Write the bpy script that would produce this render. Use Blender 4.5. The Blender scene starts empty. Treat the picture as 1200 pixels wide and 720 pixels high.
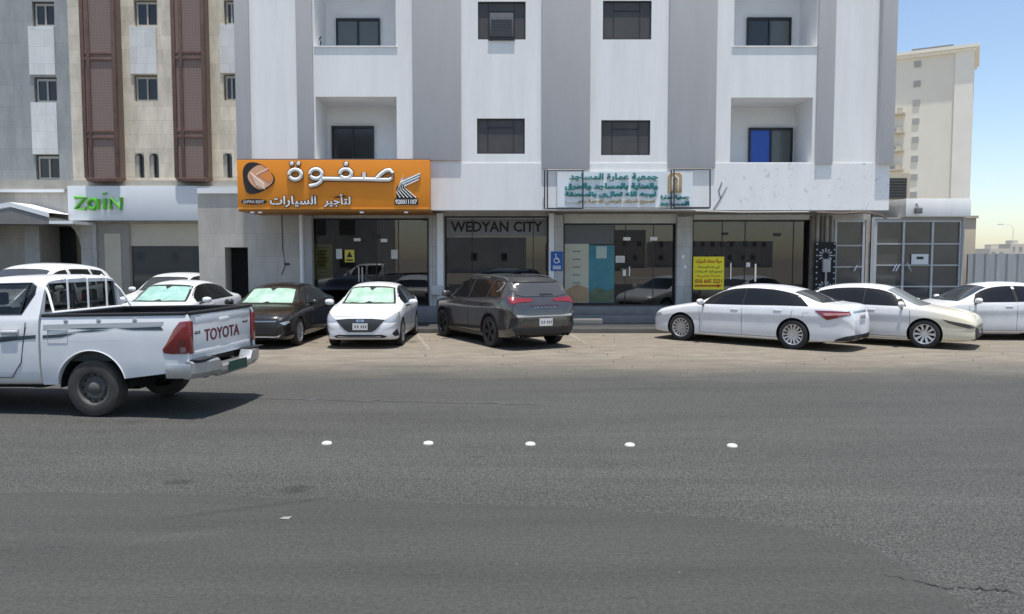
import bpy, bmesh, math, random
import numpy as np
from mathutils import Vector, Matrix
from mathutils.bvhtree import BVHTree
from mathutils.geometry import delaunay_2d_cdt
random.seed(4)
R = math.radians
SC = bpy.context.scene
C = SC.collection

# ------------------------------------------------------------------ camera, sky, sun, exposure
FPX, HCAM, PITCH = 900.0, 2.05, math.atan(57 / 900)
cam = bpy.data.cameras.new('camera')
cam.sensor_width = 36.0
cam.lens = 36.0 * FPX / 1200
cam.clip_end = 3000
camo = bpy.data.objects.new('camera', cam)
C.objects.link(camo)
camo.location = (0, 0, HCAM)
camo.rotation_euler = (math.pi / 2 - PITCH, 0, 0)
SC.camera = camo
SUN_EL, SUN_ROT = 82.0, 165.0
w = bpy.data.worlds.new('World')
SC.world = w
w.use_nodes = True
nt = w.node_tree
bg = nt.nodes['Background']
sky = nt.nodes.new('ShaderNodeTexSky')
sky.sky_type = 'NISHITA'
sky.sun_disc = False
sky.sun_elevation = R(SUN_EL)
sky.sun_rotation = R(SUN_ROT)
sky.air_density = 1.0
sky.dust_density = 0.8
sky.ozone_density = 0.8
nt.links.new(sky.outputs[0], bg.inputs[0])
bg.inputs[1].default_value = 0.13
sl = bpy.data.lights.new('sun', 'SUN')
sl.energy = 4.1
sl.angle = R(0.5)
sl.color = (1.0, 0.965, 0.91)
so = bpy.data.objects.new('sun', sl)
C.objects.link(so)
d = Vector((math.sin(R(SUN_ROT)) * math.cos(R(SUN_EL)), math.cos(R(SUN_ROT)) * math.cos(R(SUN_EL)), math.sin(R(SUN_EL))))
so.rotation_euler = d.to_track_quat('Z', 'Y').to_euler()
so.location = d * 60
SC.view_settings.view_transform = 'Standard'
SC.view_settings.look = 'None'
SC.view_settings.gamma = 1.0
SC.view_settings.use_curve_mapping = False
SC.view_settings.exposure = 0.5
SC.cycles.max_bounces = 8
SC.cycles.transparent_max_bounces = 12
SC.cycles.use_denoising = True

# ------------------------------------------------------------------ pixel (1200x720 photo) -> world at depth Y
CA, SA = math.cos(PITCH), math.sin(PITCH)
def at(px, py, Y):
    dv = py - 360
    fw = FPX * CA - dv * SA
    up = -dv * CA - FPX * SA
    return (px - 600) * Y / fw, HCAM + up * Y / fw
def fz(py, Y): return at(600, py, Y)[1]
def fx(px, Y, py=240): return at(px, py, Y)[0]
def gnd(px, py):
    dv = py - 360
    fw = FPX * CA - dv * SA
    up = -dv * CA - FPX * SA
    Y = -HCAM * fw / up
    return (px - 600) * Y / fw, Y

# ------------------------------------------------------------------ materials
MATS = {}
def lin(c):
    return tuple(((v / 255) / 12.92 if v / 255 <= 0.04045 else (((v / 255) + 0.055) / 1.055) ** 2.4) for v in c)
def mat(name, col, rough=0.6, metal=0.0, spec=0.5, coat=0.0, noise=0.0, nscale=3.0, col2=None, detail=6, stretch=(1, 1, 1), bump=0.0, bscale=60, emit=0, ramp=(0.35, 0.7), trans=0):
    if name in MATS: return MATS[name]
    m = bpy.data.materials.new(name)
    m.use_nodes = True
    n = m.node_tree.nodes
    l = m.node_tree.links
    b = n['Principled BSDF']
    b.inputs['Base Color'].default_value = (*col, 1)
    b.inputs['Roughness'].default_value = rough
    b.inputs['Metallic'].default_value = metal
    b.inputs['Specular IOR Level'].default_value = spec
    b.inputs['Coat Weight'].default_value = coat
    b.inputs['Coat Roughness'].default_value = 0.06
    if trans: b.inputs['Transmission Weight'].default_value = trans
    if noise or col2 or bump:
        tc = n.new('ShaderNodeTexCoord')
        mp = n.new('ShaderNodeMapping')
        mp.inputs['Scale'].default_value = stretch
        l.new(tc.outputs['Object'], mp.inputs['Vector'])
    if noise or col2:
        t = n.new('ShaderNodeTexNoise')
        t.inputs['Scale'].default_value = nscale
        t.inputs['Detail'].default_value = detail
        t.inputs['Roughness'].default_value = 0.65
        l.new(mp.outputs[0], t.inputs['Vector'])
        r = n.new('ShaderNodeValToRGB')
        r.color_ramp.elements[0].position = ramp[0]
        r.color_ramp.elements[1].position = ramp[1]
        c2 = col2 if col2 else tuple(min(1, v * (1 + noise)) for v in col)
        c1 = col if col2 else tuple(v * (1 - noise) for v in col)
        r.color_ramp.elements[0].color = (*c1, 1)
        r.color_ramp.elements[1].color = (*c2, 1)
        l.new(t.outputs['Fac'], r.inputs['Fac'])
        l.new(r.outputs[0], b.inputs['Base Color'])
    if bump:
        t2 = n.new('ShaderNodeTexNoise')
        t2.inputs['Scale'].default_value = bscale
        t2.inputs['Detail'].default_value = 4
        l.new(mp.outputs[0], t2.inputs['Vector'])
        bp = n.new('ShaderNodeBump')
        bp.inputs['Strength'].default_value = bump
        bp.inputs['Distance'].default_value = 0.02
        l.new(t2.outputs['Fac'], bp.inputs['Height'])
        l.new(bp.outputs[0], b.inputs['Normal'])
    MATS[name] = m
    return m
def glass_mat(name, tint=(0.5, 0.55, 0.55), ior=1.5, boost=1.0, rough=0.0):
    if name in MATS: return MATS[name]
    m = bpy.data.materials.new(name)
    m.use_nodes = True
    n, l = m.node_tree.nodes, m.node_tree.links
    n.remove(n['Principled BSDF'])
    out = n['Material Output']
    tr = n.new('ShaderNodeBsdfTransparent'); tr.inputs[0].default_value = (*tint, 1)
    gl = n.new('ShaderNodeBsdfGlossy'); gl.inputs['Roughness'].default_value = rough
    fr = n.new('ShaderNodeFresnel'); fr.inputs[0].default_value = ior
    ge = n.new('ShaderNodeNewGeometry'); mi_ = n.new('ShaderNodeMapRange'); mi_.inputs[3].default_value = ior; mi_.inputs[4].default_value = 1 / ior
    l.new(ge.outputs['Backfacing'], mi_.inputs[0]); l.new(mi_.outputs[0], fr.inputs[0])
    mu = n.new('ShaderNodeMath'); mu.operation = 'MULTIPLY'; mu.inputs[1].default_value = boost; mu.use_clamp = True
    mx = n.new('ShaderNodeMixShader')
    l.new(fr.outputs[0], mu.inputs[0]); l.new(mu.outputs[0], mx.inputs[0])
    l.new(tr.outputs[0], mx.inputs[1]); l.new(gl.outputs[0], mx.inputs[2]); l.new(mx.outputs[0], out.inputs[0])
    MATS[name] = m
    return m
def tile_mat(name, c1, c2, mortar, bw, bh, scale=1.0, rough=0.6, offset=0.5, msize=0.006, nz=0.12, axes='XZ'):
    if name in MATS: return MATS[name]
    m = bpy.data.materials.new(name)
    m.use_nodes = True
    n, l = m.node_tree.nodes, m.node_tree.links
    b = n['Principled BSDF']
    b.inputs['Roughness'].default_value = rough
    tc = n.new('ShaderNodeTexCoord')
    sp = n.new('ShaderNodeSeparateXYZ'); cb = n.new('ShaderNodeCombineXYZ')
    l.new(tc.outputs['Object'], sp.inputs[0])
    l.new(sp.outputs[axes[0]], cb.inputs['X']); l.new(sp.outputs[axes[1]], cb.inputs['Y'])
    br = n.new('ShaderNodeTexBrick')
    br.offset = offset
    br.inputs['Scale'].default_value = scale
    br.inputs['Brick Width'].default_value = bw
    br.inputs['Row Height'].default_value = bh
    br.inputs['Mortar Size'].default_value = msize
    br.inputs['Bias'].default_value = 0.0
    br.inputs['Color1'].default_value = (*c1, 1)
    br.inputs['Color2'].default_value = (*c2, 1)
    br.inputs['Mortar'].default_value = (*mortar, 1)
    l.new(cb.outputs[0], br.inputs['Vector'])
    t = n.new('ShaderNodeTexNoise'); t.inputs['Scale'].default_value = 1.3; t.inputs['Detail'].default_value = 8; t.inputs['Roughness'].default_value = 0.7
    mp = n.new('ShaderNodeMapping'); mp.inputs['Scale'].default_value = (2.2, 2.2, 0.6)
    l.new(tc.outputs['Object'], mp.inputs[0]); l.new(mp.outputs[0], t.inputs['Vector'])
    mr = n.new('ShaderNodeMapRange'); mr.inputs[1].default_value = 0.3; mr.inputs[2].default_value = 0.7
    mr.inputs[3].default_value = 1 - nz * 2; mr.inputs[4].default_value = 1 + nz
    l.new(t.outputs['Fac'], mr.inputs[0])
    mx = n.new('ShaderNodeMix'); mx.data_type = 'RGBA'; mx.blend_type = 'MULTIPLY'; mx.inputs[0].default_value = 1
    l.new(br.outputs['Color'], mx.inputs[6]); l.new(mr.outputs[0], mx.inputs[7])
    l.new(mx.outputs[2], b.inputs['Base Color'])
    MATS[name] = m
    return m

def ground_mat(name, smooth=False):
    """asphalt that turns to dusty sand towards the parking bays (world Y)"""
    m = bpy.data.materials.new(name); m.use_nodes = True
    n, l = m.node_tree.nodes, m.node_tree.links
    b = n['Principled BSDF']; b.inputs['Roughness'].default_value = 0.85; b.inputs['Specular IOR Level'].default_value = 0.25
    ge = n.new('ShaderNodeNewGeometry')
    def noise(scale, st=(1, 1, 1), det=6, ro=0.6):
        mp = n.new('ShaderNodeMapping'); mp.inputs['Scale'].default_value = st
        t = n.new('ShaderNodeTexNoise'); t.inputs['Scale'].default_value = scale; t.inputs['Detail'].default_value = det; t.inputs['Roughness'].default_value = ro
        l.new(ge.outputs['Position'], mp.inputs[0]); l.new(mp.outputs[0], t.inputs['Vector'])
        return t.outputs['Fac']
    def mrange(x, a, c, d0, d1, smooth=False):
        r = n.new('ShaderNodeMapRange'); r.inputs[1].default_value = a; r.inputs[2].default_value = c; r.inputs[3].default_value = d0; r.inputs[4].default_value = d1
        if smooth: r.interpolation_type = 'SMOOTHSTEP'
        l.new(x, r.inputs[0]); return r.outputs[0]
    def math_(op, x, y):
        r = n.new('ShaderNodeMath'); r.operation = op
        for i, v in enumerate((x, y)):
            if isinstance(v, (int, float)): r.inputs[i].default_value = v
            else: l.new(v, r.inputs[i])
        return r.outputs[0]
    def mix(f, a, c, mode='MIX'):
        r = n.new('ShaderNodeMix'); r.data_type = 'RGBA'; r.blend_type = mode
        for i, v in ((0, f), (6, a), (7, c)):
            if isinstance(v, (int, float)): r.inputs[i].default_value = v
            elif isinstance(v, tuple): r.inputs[i].default_value = (*v, 1)
            else: l.new(v, r.inputs[i])
        return r.outputs[2]
    sp = n.new('ShaderNodeSeparateXYZ'); l.new(ge.outputs['Position'], sp.inputs[0])
    grain = mrange(noise(62, det=4, ro=0.85), 0.36, 0.64, 0.22, 1.95)
    if smooth: grain = mrange(noise(75, (.5, 1, 1), det=4, ro=0.85), 0.36, 0.64, 0.72, 1.24)
    grain2 = mrange(noise(24, det=4, ro=0.7), 0.35, 0.65, 0.86, 1.16)
    big = mrange(noise(0.55, (0.35, 1.6, 1), 8), 0.3, 0.7, 0.86, 1.14)
    streak = mrange(noise(1.4, (0.12, 2.4, 1), 5), 0.35, 0.7, 0.93, 1.07)
    blot = mrange(noise(0.9, (1, 1, 1), 3), 0.66, 0.74, 1.0, 0.8)
    fleck = mrange(noise(3.0, (0.35, 3.2, 1), 3, 0.5), 0.70, 0.76, 1.0, 0.62)
    asp = mix(1.0, (0.0585, 0.059, 0.0535), math_('MULTIPLY', math_('MULTIPLY', grain, grain2), math_('MULTIPLY', math_('MULTIPLY', big, streak), math_('MULTIPLY', blot, fleck))), 'MULTIPLY')
    def spot(asp_, x_, y_, rx_, ry_, ang_, dark_):
        # worn oil mark of its own shape on the road
        ca_, sa_ = math.cos(R(ang_)), math.sin(R(ang_))
        dx, dy = math_('SUBTRACT', sp.outputs['X'], x_), math_('SUBTRACT', sp.outputs['Y'], y_)
        u_ = math_('DIVIDE', math_('ADD', math_('MULTIPLY', dx, ca_), math_('MULTIPLY', dy, sa_)), rx_)
        v_ = math_('DIVIDE', math_('SUBTRACT', math_('MULTIPLY', dy, ca_), math_('MULTIPLY', dx, sa_)), ry_)
        r_ = math_('SQRT', math_('ADD', math_('MULTIPLY', u_, u_), math_('MULTIPLY', v_, v_)), 0)
        r_ = math_('ADD', r_, math_('MULTIPLY', math_('SUBTRACT', noise(9, det=5), 0.5), 1.1))
        k_ = mrange(r_, 0.35, 1.15, dark_, 1.0, True)
        return mix(1.0, asp_, k_, 'MULTIPLY')
    for (px_, py_, rx_, ry_, an_, dk_) in ((210, 565, .17, .10, 0, .62), (348, 573, .17, .14, 30, .66), (290, 596, .75, .07, 24, .82), (215, 628, .6, .10, 20, 1.12), (780, 455, 1.2, .12, 2, .85), (1010, 508, 1.6, .5, 5, 1.08)):
        q_ = gnd(px_, py_); asp = spot(asp, q_[0], q_[1], rx_, ry_, an_, dk_)
    sandn = mrange(noise(2.2, (0.5, 1.2, 1), 9, 0.7), 0.3, 0.72, 0, 1)
    sand = mix(sandn, (0.148, 0.127, 0.099), (0.265, 0.230, 0.180))
    sand = mix(1.0, sand, math_('MULTIPLY', grain2, mrange(noise(120, det=2), 0.3, 0.7, 0.9, 1.1)), 'MULTIPLY')
    yy = math_('ADD', sp.outputs['Y'], math_('MULTIPLY', math_('SUBTRACT', noise(0.8, (0.45, 1, 1), 8, 0.65), 0.5), 3.4))
    f = mrange(yy, 12.4, 16.3, 0, 1, True)
    f = math_('MULTIPLY', f, mrange(noise(6, (0.5, 1.6, 1), 6), 0.25, 0.6, 0.72, 1.0))
    if smooth: asp = mix(1.0, asp, (.97, .985, .97), 'MULTIPLY')
    l.new(mix(f, asp, sand), b.inputs['Base Color'])
    bp = n.new('ShaderNodeBump'); bp.inputs['Strength'].default_value = 0.5; bp.inputs['Distance'].default_value = 0.01
    l.new(noise(70, det=3, ro=0.7), bp.inputs['Height']); l.new(bp.outputs[0], b.inputs['Normal'])
    MATS[name] = m
    return m

white_wall = mat('white_stucco', (0.83, 0.82, 0.785), 0.85, noise=0.06, nscale=0.8, stretch=(3, 3, 0.35), bump=0.15, bscale=45)
def fascia_mat():
    m = mat('stained_fascia', (0.81, 0.80, 0.77), 0.85, noise=0.04, nscale=0.9, stretch=(3, 3, 0.5))
    n, l = m.node_tree.nodes, m.node_tree.links
    b = n['Principled BSDF']; src = b.inputs['Base Color'].links[0].from_socket
    ge = n.new('ShaderNodeNewGeometry'); sp = n.new('ShaderNodeSeparateXYZ'); l.new(ge.outputs['Position'], sp.inputs[0])
    t = n.new('ShaderNodeTexNoise'); t.inputs['Scale'].default_value = 4.5; t.inputs['Detail'].default_value = 9; t.inputs['Roughness'].default_value = 0.75
    l.new(ge.outputs['Position'], t.inputs['Vector'])
    r1 = n.new('ShaderNodeMapRange'); r1.inputs[1].default_value = 0.56; r1.inputs[2].default_value = 0.65; r1.inputs[3].default_value = 0; r1.inputs[4].default_value = 0.55
    l.new(t.outputs['Fac'], r1.inputs[0])
    r2 = n.new('ShaderNodeMapRange'); r2.inputs[1].default_value = 5.2; r2.inputs[2].default_value = 7.5; r2.inputs[3].default_value = 0; r2.inputs[4].default_value = 1
    l.new(sp.outputs['X'], r2.inputs[0])
    mu = n.new('ShaderNodeMath'); mu.operation = 'MULTIPLY'; l.new(r1.outputs[0], mu.inputs[0]); l.new(r2.outputs[0], mu.inputs[1])
    mx = n.new('ShaderNodeMix'); mx.data_type = 'RGBA'; l.new(mu.outputs[0], mx.inputs[0]); l.new(src, mx.inputs[6]); mx.inputs[7].default_value = (0.30, 0.31, 0.32, 1)
    l.new(mx.outputs[2], b.inputs['Base Color'])
    return m
fascia_m = fascia_mat()
grey_wall = mat('grey_stucco', (0.56, 0.535, 0.51), 0.85, noise=0.04, nscale=0.8, stretch=(3, 3, 0.4), bump=0.12, bscale=45)
balc_wall = mat('balcony_stucco', (0.80, 0.80, 0.79), 0.85, noise=0.04, nscale=1.2)
concrete = tile_mat('grey_cladding', (0.49, 0.46, 0.41), (0.44, 0.415, 0.37), (0.32, 0.30, 0.27), 1.3, 0.7, nz=0.10, msize=0.004)
coltile = tile_mat('column_tile', (0.50, 0.485, 0.46), (0.43, 0.42, 0.40), (0.15, 0.15, 0.14), 0.6, 0.6, nz=0.12, offset=0, msize=0.004)
charcoal = mat('charcoal_frame', (0.032, 0.033, 0.038), 0.55, noise=0.15, nscale=4)
shutter = mat('shutter_grey', (0.070, 0.066, 0.063), 0.5, noise=0.12, nscale=2)
black = mat('black_metal', (0.012, 0.012, 0.013), 0.4)
blackm = mat('black_matt', (0.015, 0.015, 0.016), 0.8)
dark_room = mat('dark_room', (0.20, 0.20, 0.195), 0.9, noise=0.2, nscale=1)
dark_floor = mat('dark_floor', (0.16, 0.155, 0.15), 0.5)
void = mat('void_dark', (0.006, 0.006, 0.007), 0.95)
pane_dark = mat('window_pane_dark', (0.025, 0.028, 0.03), 0.08, spec=0.6)
pane_grey = mat('window_pane_curtained', (0.10, 0.11, 0.105), 0.12, spec=0.6)
pane_blue = mat('window_pane_blue', (0.015, 0.09, 0.48), 0.35)
shop_glass = glass_mat('shop_glass', (0.45, 0.47, 0.46), 1.5, 2.6)
white_pt = mat('white_paint', (0.78, 0.79, 0.79), 0.5, noise=0.04, nscale=2)
alu = mat('aluminium', (0.46, 0.47, 0.48), 0.45, metal=0.3, noise=0.06, nscale=3)
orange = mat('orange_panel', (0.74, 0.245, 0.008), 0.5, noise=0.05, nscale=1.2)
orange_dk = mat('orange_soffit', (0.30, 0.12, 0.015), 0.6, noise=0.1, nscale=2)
letter_white = mat('letter_white', (0.80, 0.78, 0.74), 0.5)
letter_dark = mat('letter_dark', (0.02, 0.014, 0.012), 0.5)
peach = mat('peach', (0.72, 0.38, 0.22), 0.5)
teal = mat('teal_letter', (0.008, 0.20, 0.20), 0.5, noise=0.2, nscale=3)
gold = mat('gold_letter', (0.42, 0.30, 0.13), 0.5, noise=0.2, nscale=4)
zgreen = mat('green_letter', (0.085, 0.38, 0.015), 0.4, noise=0.15, nscale=2)
signblue = mat('sign_blue', (0.01, 0.10, 0.36), 0.45)
yellow = mat('poster_yellow', (0.95, 0.80, 0.03), 0.6, noise=0.04, nscale=3)
yellow_dull = mat('poster_yellow_dull', (0.42, 0.36, 0.035), 0.6, noise=0.2, nscale=3)
red_ink = mat('red_ink', (0.45, 0.03, 0.01), 0.6)
paper = mat('paper', (0.72, 0.72, 0.70), 0.7)
kerbm = mat('kerb_concrete', (0.10, 0.097, 0.09), 0.85, noise=0.18, nscale=2.5, bump=0.3)
pavem = tile_mat('pavement_tile', (0.062, 0.06, 0.057), (0.05, 0.049, 0.046), (0.03, 0.03, 0.028), 0.4, 0.4, nz=0.14, offset=0, axes='XY')  # dark albedo stands in for the building's shade on the pavement
stepm = mat('step_granite', (0.23, 0.225, 0.215), 0.6, noise=0.15, nscale=3)

# ------------------------------------------------------------------ object helpers
def tag(o, label=None, cat=None, group=None, kind=None):
    if label: o['label'] = label
    if cat: o['category'] = cat
    if group: o['group'] = group
    if kind: o['kind'] = kind
    return o
def thing(name, label, cat, loc=(0, 0, 0), rz=0.0, group=None):
    o = bpy.data.objects.new(name, None)
    C.objects.link(o)
    o.location = loc
    o.rotation_euler = (0, 0, rz)
    o.empty_display_size = 0.3
    return tag(o, label, cat, group)
def root_of(o):
    while o.parent: o = o.parent
    return o
class MB:
    def __init__(s): s.v, s.f, s.m = [], [], []
    def quad(s, a, b, c, d, mi=0):
        i = len(s.v); s.v += [tuple(a), tuple(b), tuple(c), tuple(d)]; s.f.append((i, i + 1, i + 2, i + 3)); s.m.append(mi); return s
    def poly(s, pts, mi=0):
        i = len(s.v); s.v += [tuple(p) for p in pts]; s.f.append(tuple(range(i, i + len(pts)))); s.m.append(mi); return s
    def box(s, x0, x1, y0, y1, z0, z1, mi=0):
        x0, x1 = min(x0, x1), max(x0, x1); y0, y1 = min(y0, y1), max(y0, y1); z0, z1 = min(z0, z1), max(z0, z1)
        i = len(s.v)
        s.v += [(x0, y0, z0), (x1, y0, z0), (x1, y1, z0), (x0, y1, z0), (x0, y0, z1), (x1, y0, z1), (x1, y1, z1), (x0, y1, z1)]
        for q in ((0, 3, 2, 1), (4, 5, 6, 7), (0, 1, 5, 4), (1, 2, 6, 5), (2, 3, 7, 6), (3, 0, 4, 7)):
            s.f.append(tuple(i + k for k in q)); s.m.append(mi)
        return s
    def tube(s, pts, r, n=8, cap=True, mi=0):
        pts = [Vector(p) for p in pts]
        base = len(s.v)
        for k, p in enumerate(pts):
            t = (pts[min(k + 1, len(pts) - 1)] - pts[max(k - 1, 0)]).normalized()
            a = t.cross(Vector((0, 0, 1)))
            if a.length < 1e-3: a = t.cross(Vector((0, 1, 0)))
            a.normalize(); b = t.cross(a)
            rr = r[k] if isinstance(r, (list, tuple)) else r
            for j in range(n):
                th = 2 * math.pi * j / n
                s.v.append(tuple(p + a * (rr * math.cos(th)) + b * (rr * math.sin(th))))
        for k in range(len(pts) - 1):
            for j in range(n):
                a0 = base + k * n + j; a1 = base + k * n + (j + 1) % n
                s.f.append((a0, a1, a1 + n, a0 + n)); s.m.append(mi)
        if cap:
            s.f.append(tuple(base + j for j in range(n))[::-1]); s.m.append(mi)
            e = base + (len(pts) - 1) * n
            s.f.append(tuple(e + j for j in range(n))); s.m.append(mi)
        return s
    def lathe(s, prof, n=32, axis='y', c=(0, 0, 0), mi=0):
        base = len(s.v)
        for (r, h) in prof:
            for j in range(n):
                th = 2 * math.pi * j / n
                if axis == 'y': s.v.append((c[0] + r * math.cos(th), c[1] + h, c[2] + r * math.sin(th)))
                else: s.v.append((c[0] + r * math.cos(th), c[1] + r * math.sin(th), c[2] + h))
        for k in range(len(prof) - 1):
            for j in range(n):
                a0 = base + k * n + j; a1 = base + k * n + (j + 1) % n
                s.f.append((a0, a1, a1 + n, a0 + n)); s.m.append(mi)
        return s
    def prism(s, pts, y0, y1, mi=0):
        """polygon in XZ extruded along Y"""
        i = len(s.v); k = len(pts)
        s.v += [(p[0], y0, p[1]) for p in pts] + [(p[0], y1, p[1]) for p in pts]
        s.f.append(tuple(range(i, i + k))); s.m.append(mi)
        s.f.append(tuple(range(i + k, i + 2 * k))[::-1]); s.m.append(mi)
        for j in range(k):
            s.f.append((i + j, i + k + j, i + k + (j + 1) % k, i + (j + 1) % k)); s.m.append(mi)
        return s
    def obj(s, name, mats, parent=None, smooth=False, bevel=0.0, angle=35, world=True):
        me = bpy.data.meshes.new(name)
        off = root_of(parent).location if (parent is not None and world) else Vector((0, 0, 0))
        me.from_pydata([(v[0] - off.x, v[1] - off.y, v[2] - off.z) for v in s.v], [], s.f)
        return finish(name, me, mats, parent, smooth, bevel, angle, s.m)
def finish(name, me, mats, parent=None, smooth=False, bevel=0.0, angle=35, mi=None, fixn=True):
    for m in (mats if isinstance(mats, (list, tuple)) else [mats]): me.materials.append(m)
    if mi is not None and len(mi) == len(me.polygons): me.polygons.foreach_set('material_index', mi)
    if fixn or bevel:
        bm = bmesh.new(); bm.from_mesh(me)
        if bevel:
            bmesh.ops.remove_doubles(bm, verts=bm.verts, dist=1e-5)
            ed = [e for e in bm.edges if len(e.link_faces) == 2 and e.calc_face_angle(0) > 0.6]
            bmesh.ops.bevel(bm, geom=ed, offset=bevel, segments=2, affect='EDGES', profile=0.6, clamp_overlap=True)
        bmesh.ops.recalc_face_normals(bm, faces=bm.faces)
        bm.to_mesh(me); bm.free()
    if smooth or bevel:
        me.polygons.foreach_set('use_smooth', [True] * len(me.polygons))
        me.set_sharp_from_angle(angle=R(angle))
    me.update()
    o = bpy.data.objects.new(name, me)
    C.objects.link(o)
    if parent is not None: o.parent = parent
    return o
def copy_tree(o, parent=None):
    c = o.copy(); C.objects.link(c); c.parent = parent
    for ch in list(o.children): copy_tree(ch, c)
    return c
def wallgrid(mb, x0, x1, z0, z1, Y, holes, mi=0, rmi=None):
    """front-facing wall sheet at Y with rectangular holes (x0,x1,z0,z1,depth,closed)"""
    xs = sorted({x0, x1, *[h[0] for h in holes], *[h[1] for h in holes]})
    zs = sorted({z0, z1, *[h[2] for h in holes], *[h[3] for h in holes]})
    xs = [x for x in xs if x0 - 1e-6 <= x <= x1 + 1e-6]; zs = [z for z in zs if z0 - 1e-6 <= z <= z1 + 1e-6]
    for i in range(len(xs) - 1):
        for j in range(len(zs) - 1):
            cx, cz = (xs[i] + xs[i + 1]) / 2, (zs[j] + zs[j + 1]) / 2
            if any(h[0] < cx < h[1] and h[2] < cz < h[3] for h in holes): continue
            mb.quad((xs[i], Y, zs[j]), (xs[i + 1], Y, zs[j]), (xs[i + 1], Y, zs[j + 1]), (xs[i], Y, zs[j + 1]), mi)
    rm = mi if rmi is None else rmi
    for (a, b, c, d_, dep, closed) in holes:
        Y2 = Y + dep
        mb.quad((a, Y, c), (a, Y, d_), (a, Y2, d_), (a, Y2, c), rm)
        mb.quad((b, Y, c), (b, Y2, c), (b, Y2, d_), (b, Y, d_), rm)
        mb.quad((a, Y, d_), (b, Y, d_), (b, Y2, d_), (a, Y2, d_), rm)
        mb.quad((a, Y, c), (a, Y2, c), (b, Y2, c), (b, Y, c), rm)
        if closed: mb.quad((a, Y2, c), (b, Y2, c), (b, Y2, d_), (a, Y2, d_), rm)
    return mb

# ------------------------------------------------------------------ text
AR = {'ا': (0xFE8D, 2), 'أ': (0xFE83, 2), 'ب': (0xFE8F, 4), 'ة': (0xFE93, 2), 'ت': (0xFE95, 4), 'ج': (0xFE9D, 4), 'ح': (0xFEA1, 4), 'خ': (0xFEA5, 4),
      'د': (0xFEA9, 2), 'ر': (0xFEAD, 2), 'س': (0xFEB1, 4), 'ش': (0xFEB5, 4), 'ص': (0xFEB9, 4), 'ط': (0xFEC1, 4), 'ع': (0xFEC9, 4), 'ف': (0xFED1, 4),
      'ق': (0xFED5, 4), 'ك': (0xFED9, 4), 'ل': (0xFEDD, 4), 'م': (0xFEE1, 4), 'ن': (0xFEE5, 4), 'ه': (0xFEE9, 4), 'و': (0xFEED, 2), 'ي': (0xFEF1, 4)}
def arab(s):
    out = []
    for i, ch in enumerate(s):
        if ch not in AR: out.append(ch); continue
        code, nf = AR[ch]
        pr = i > 0 and ((s[i - 1] in AR and AR[s[i - 1]][1] == 4) or s[i - 1] == 'ـ')
        nx = nf == 4 and i + 1 < len(s) and (s[i + 1] in AR or s[i + 1] == 'ـ')
        k = 3 if pr and nx else 1 if pr else 2 if nx else 0
        out.append(chr(code + k))
    return ''.join(out[::-1])
def text_mesh(body, ext=0.01, off=0.0, res=2):
    cu = bpy.data.curves.new('lettering', 'FONT')
    cu.body = body; cu.extrude = ext; cu.offset = off; cu.resolution_u = res; cu.align_x = 'CENTER'
    o = bpy.data.objects.new('lettering', cu)
    C.objects.link(o)
    bpy.context.view_layer.update()
    me = bpy.data.meshes.new_from_object(o.evaluated_get(bpy.context.evaluated_depsgraph_get()))
    bpy.data.objects.remove(o); bpy.data.curves.remove(cu)
    me.materials.clear()
    return me
def text_on(name, body, x0, x1, z0, z1, Y, material, parent, depth=0.03, off=0.0, res=2, M=None, ref=None):
    """lettering filling the rectangle x0..x1, z0..z1 of a plane facing -Y, standing out from Y by depth; M maps (x,depth,z) elsewhere"""
    me = text_mesh(body, 0.01, off, res)
    n = len(me.vertices)
    co = np.empty(n * 3); me.vertices.foreach_get('co', co); co = co.reshape(-1, 3)
    mn, mx = (co.min(0), co.max(0)) if ref is None else ref
    p = np.empty_like(co)
    p[:, 0] = x0 + (co[:, 0] - mn[0]) / (mx[0] - mn[0]) * (x1 - x0)
    p[:, 2] = z0 + (co[:, 1] - mn[1]) / (mx[1] - mn[1]) * (z1 - z0)
    p[:, 1] = Y - depth * (co[:, 2] + 0.01) / 0.02
    if M is not None:
        p = np.array([tuple(M @ Vector(v)) for v in p])
    elif parent is not None:
        p -= np.array(root_of(parent).location)
    me.vertices.foreach_set('co', p.ravel())
    finish(name, me, material, parent, fixn=False)
    return (mn, mx)

# ------------------------------------------------------------------ ground, road, parking, kerb
gm = ground_mat('asphalt_and_dust')
sandm = mat('sand_ground', (0.26, 0.225, 0.18), 0.9, noise=0.2, nscale=0.4)
g = MB().quad((-1500, -1500, -0.012), (1500, -1500, -0.012), (1500, 2200, -0.012), (-1500, 2200, -0.012)).obj('ground', sandm)
tag(g, kind='structure')
g = MB().quad((-90, -14, -0.004), (90, -14, -0.004), (90, 15.2, -0.004), (-90, 15.2, -0.004)).obj('road', gm)
tag(g, kind='structure')
g = MB().quad((-90, 15.2, -0.004), (90, 15.2, -0.004), (90, 21.05, -0.004), (-90, 21.05, -0.004)).obj('parking_area', gm)
tag(g, kind='structure')
# smoother re-laid strip nearest the camera
patchm = ground_mat('smooth_asphalt', True)
edge = [(-400, 577), (-100, 578), (60, 577), (200, 579), (350, 584), (480, 589), (600, 592), (700, 597), (800, 603), (880, 612), (950, 622), (1000, 636), (1040, 652), (1075, 672), (1110, 694), (1135, 716), (1150, 740), (1165, 790)]
pts = []
for i in range(len(edge) - 1):
    for k in range(8):
        t = k / 8
        px = edge[i][0] * (1 - t) + edge[i + 1][0] * t; py = edge[i][1] * (1 - t) + edge[i + 1][1] * t
        X, Y = gnd(px, py)
        pts.append((X, Y + random.uniform(-1, 1) * 0.018, 0.0))
pts = [(-40, pts[0][1], 0)] + pts + [(pts[-1][0] + 0.3, -6, 0), (-40, -6, 0)]
tag(MB().poly(pts).obj('road_patch', patchm), kind='structure')
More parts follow.
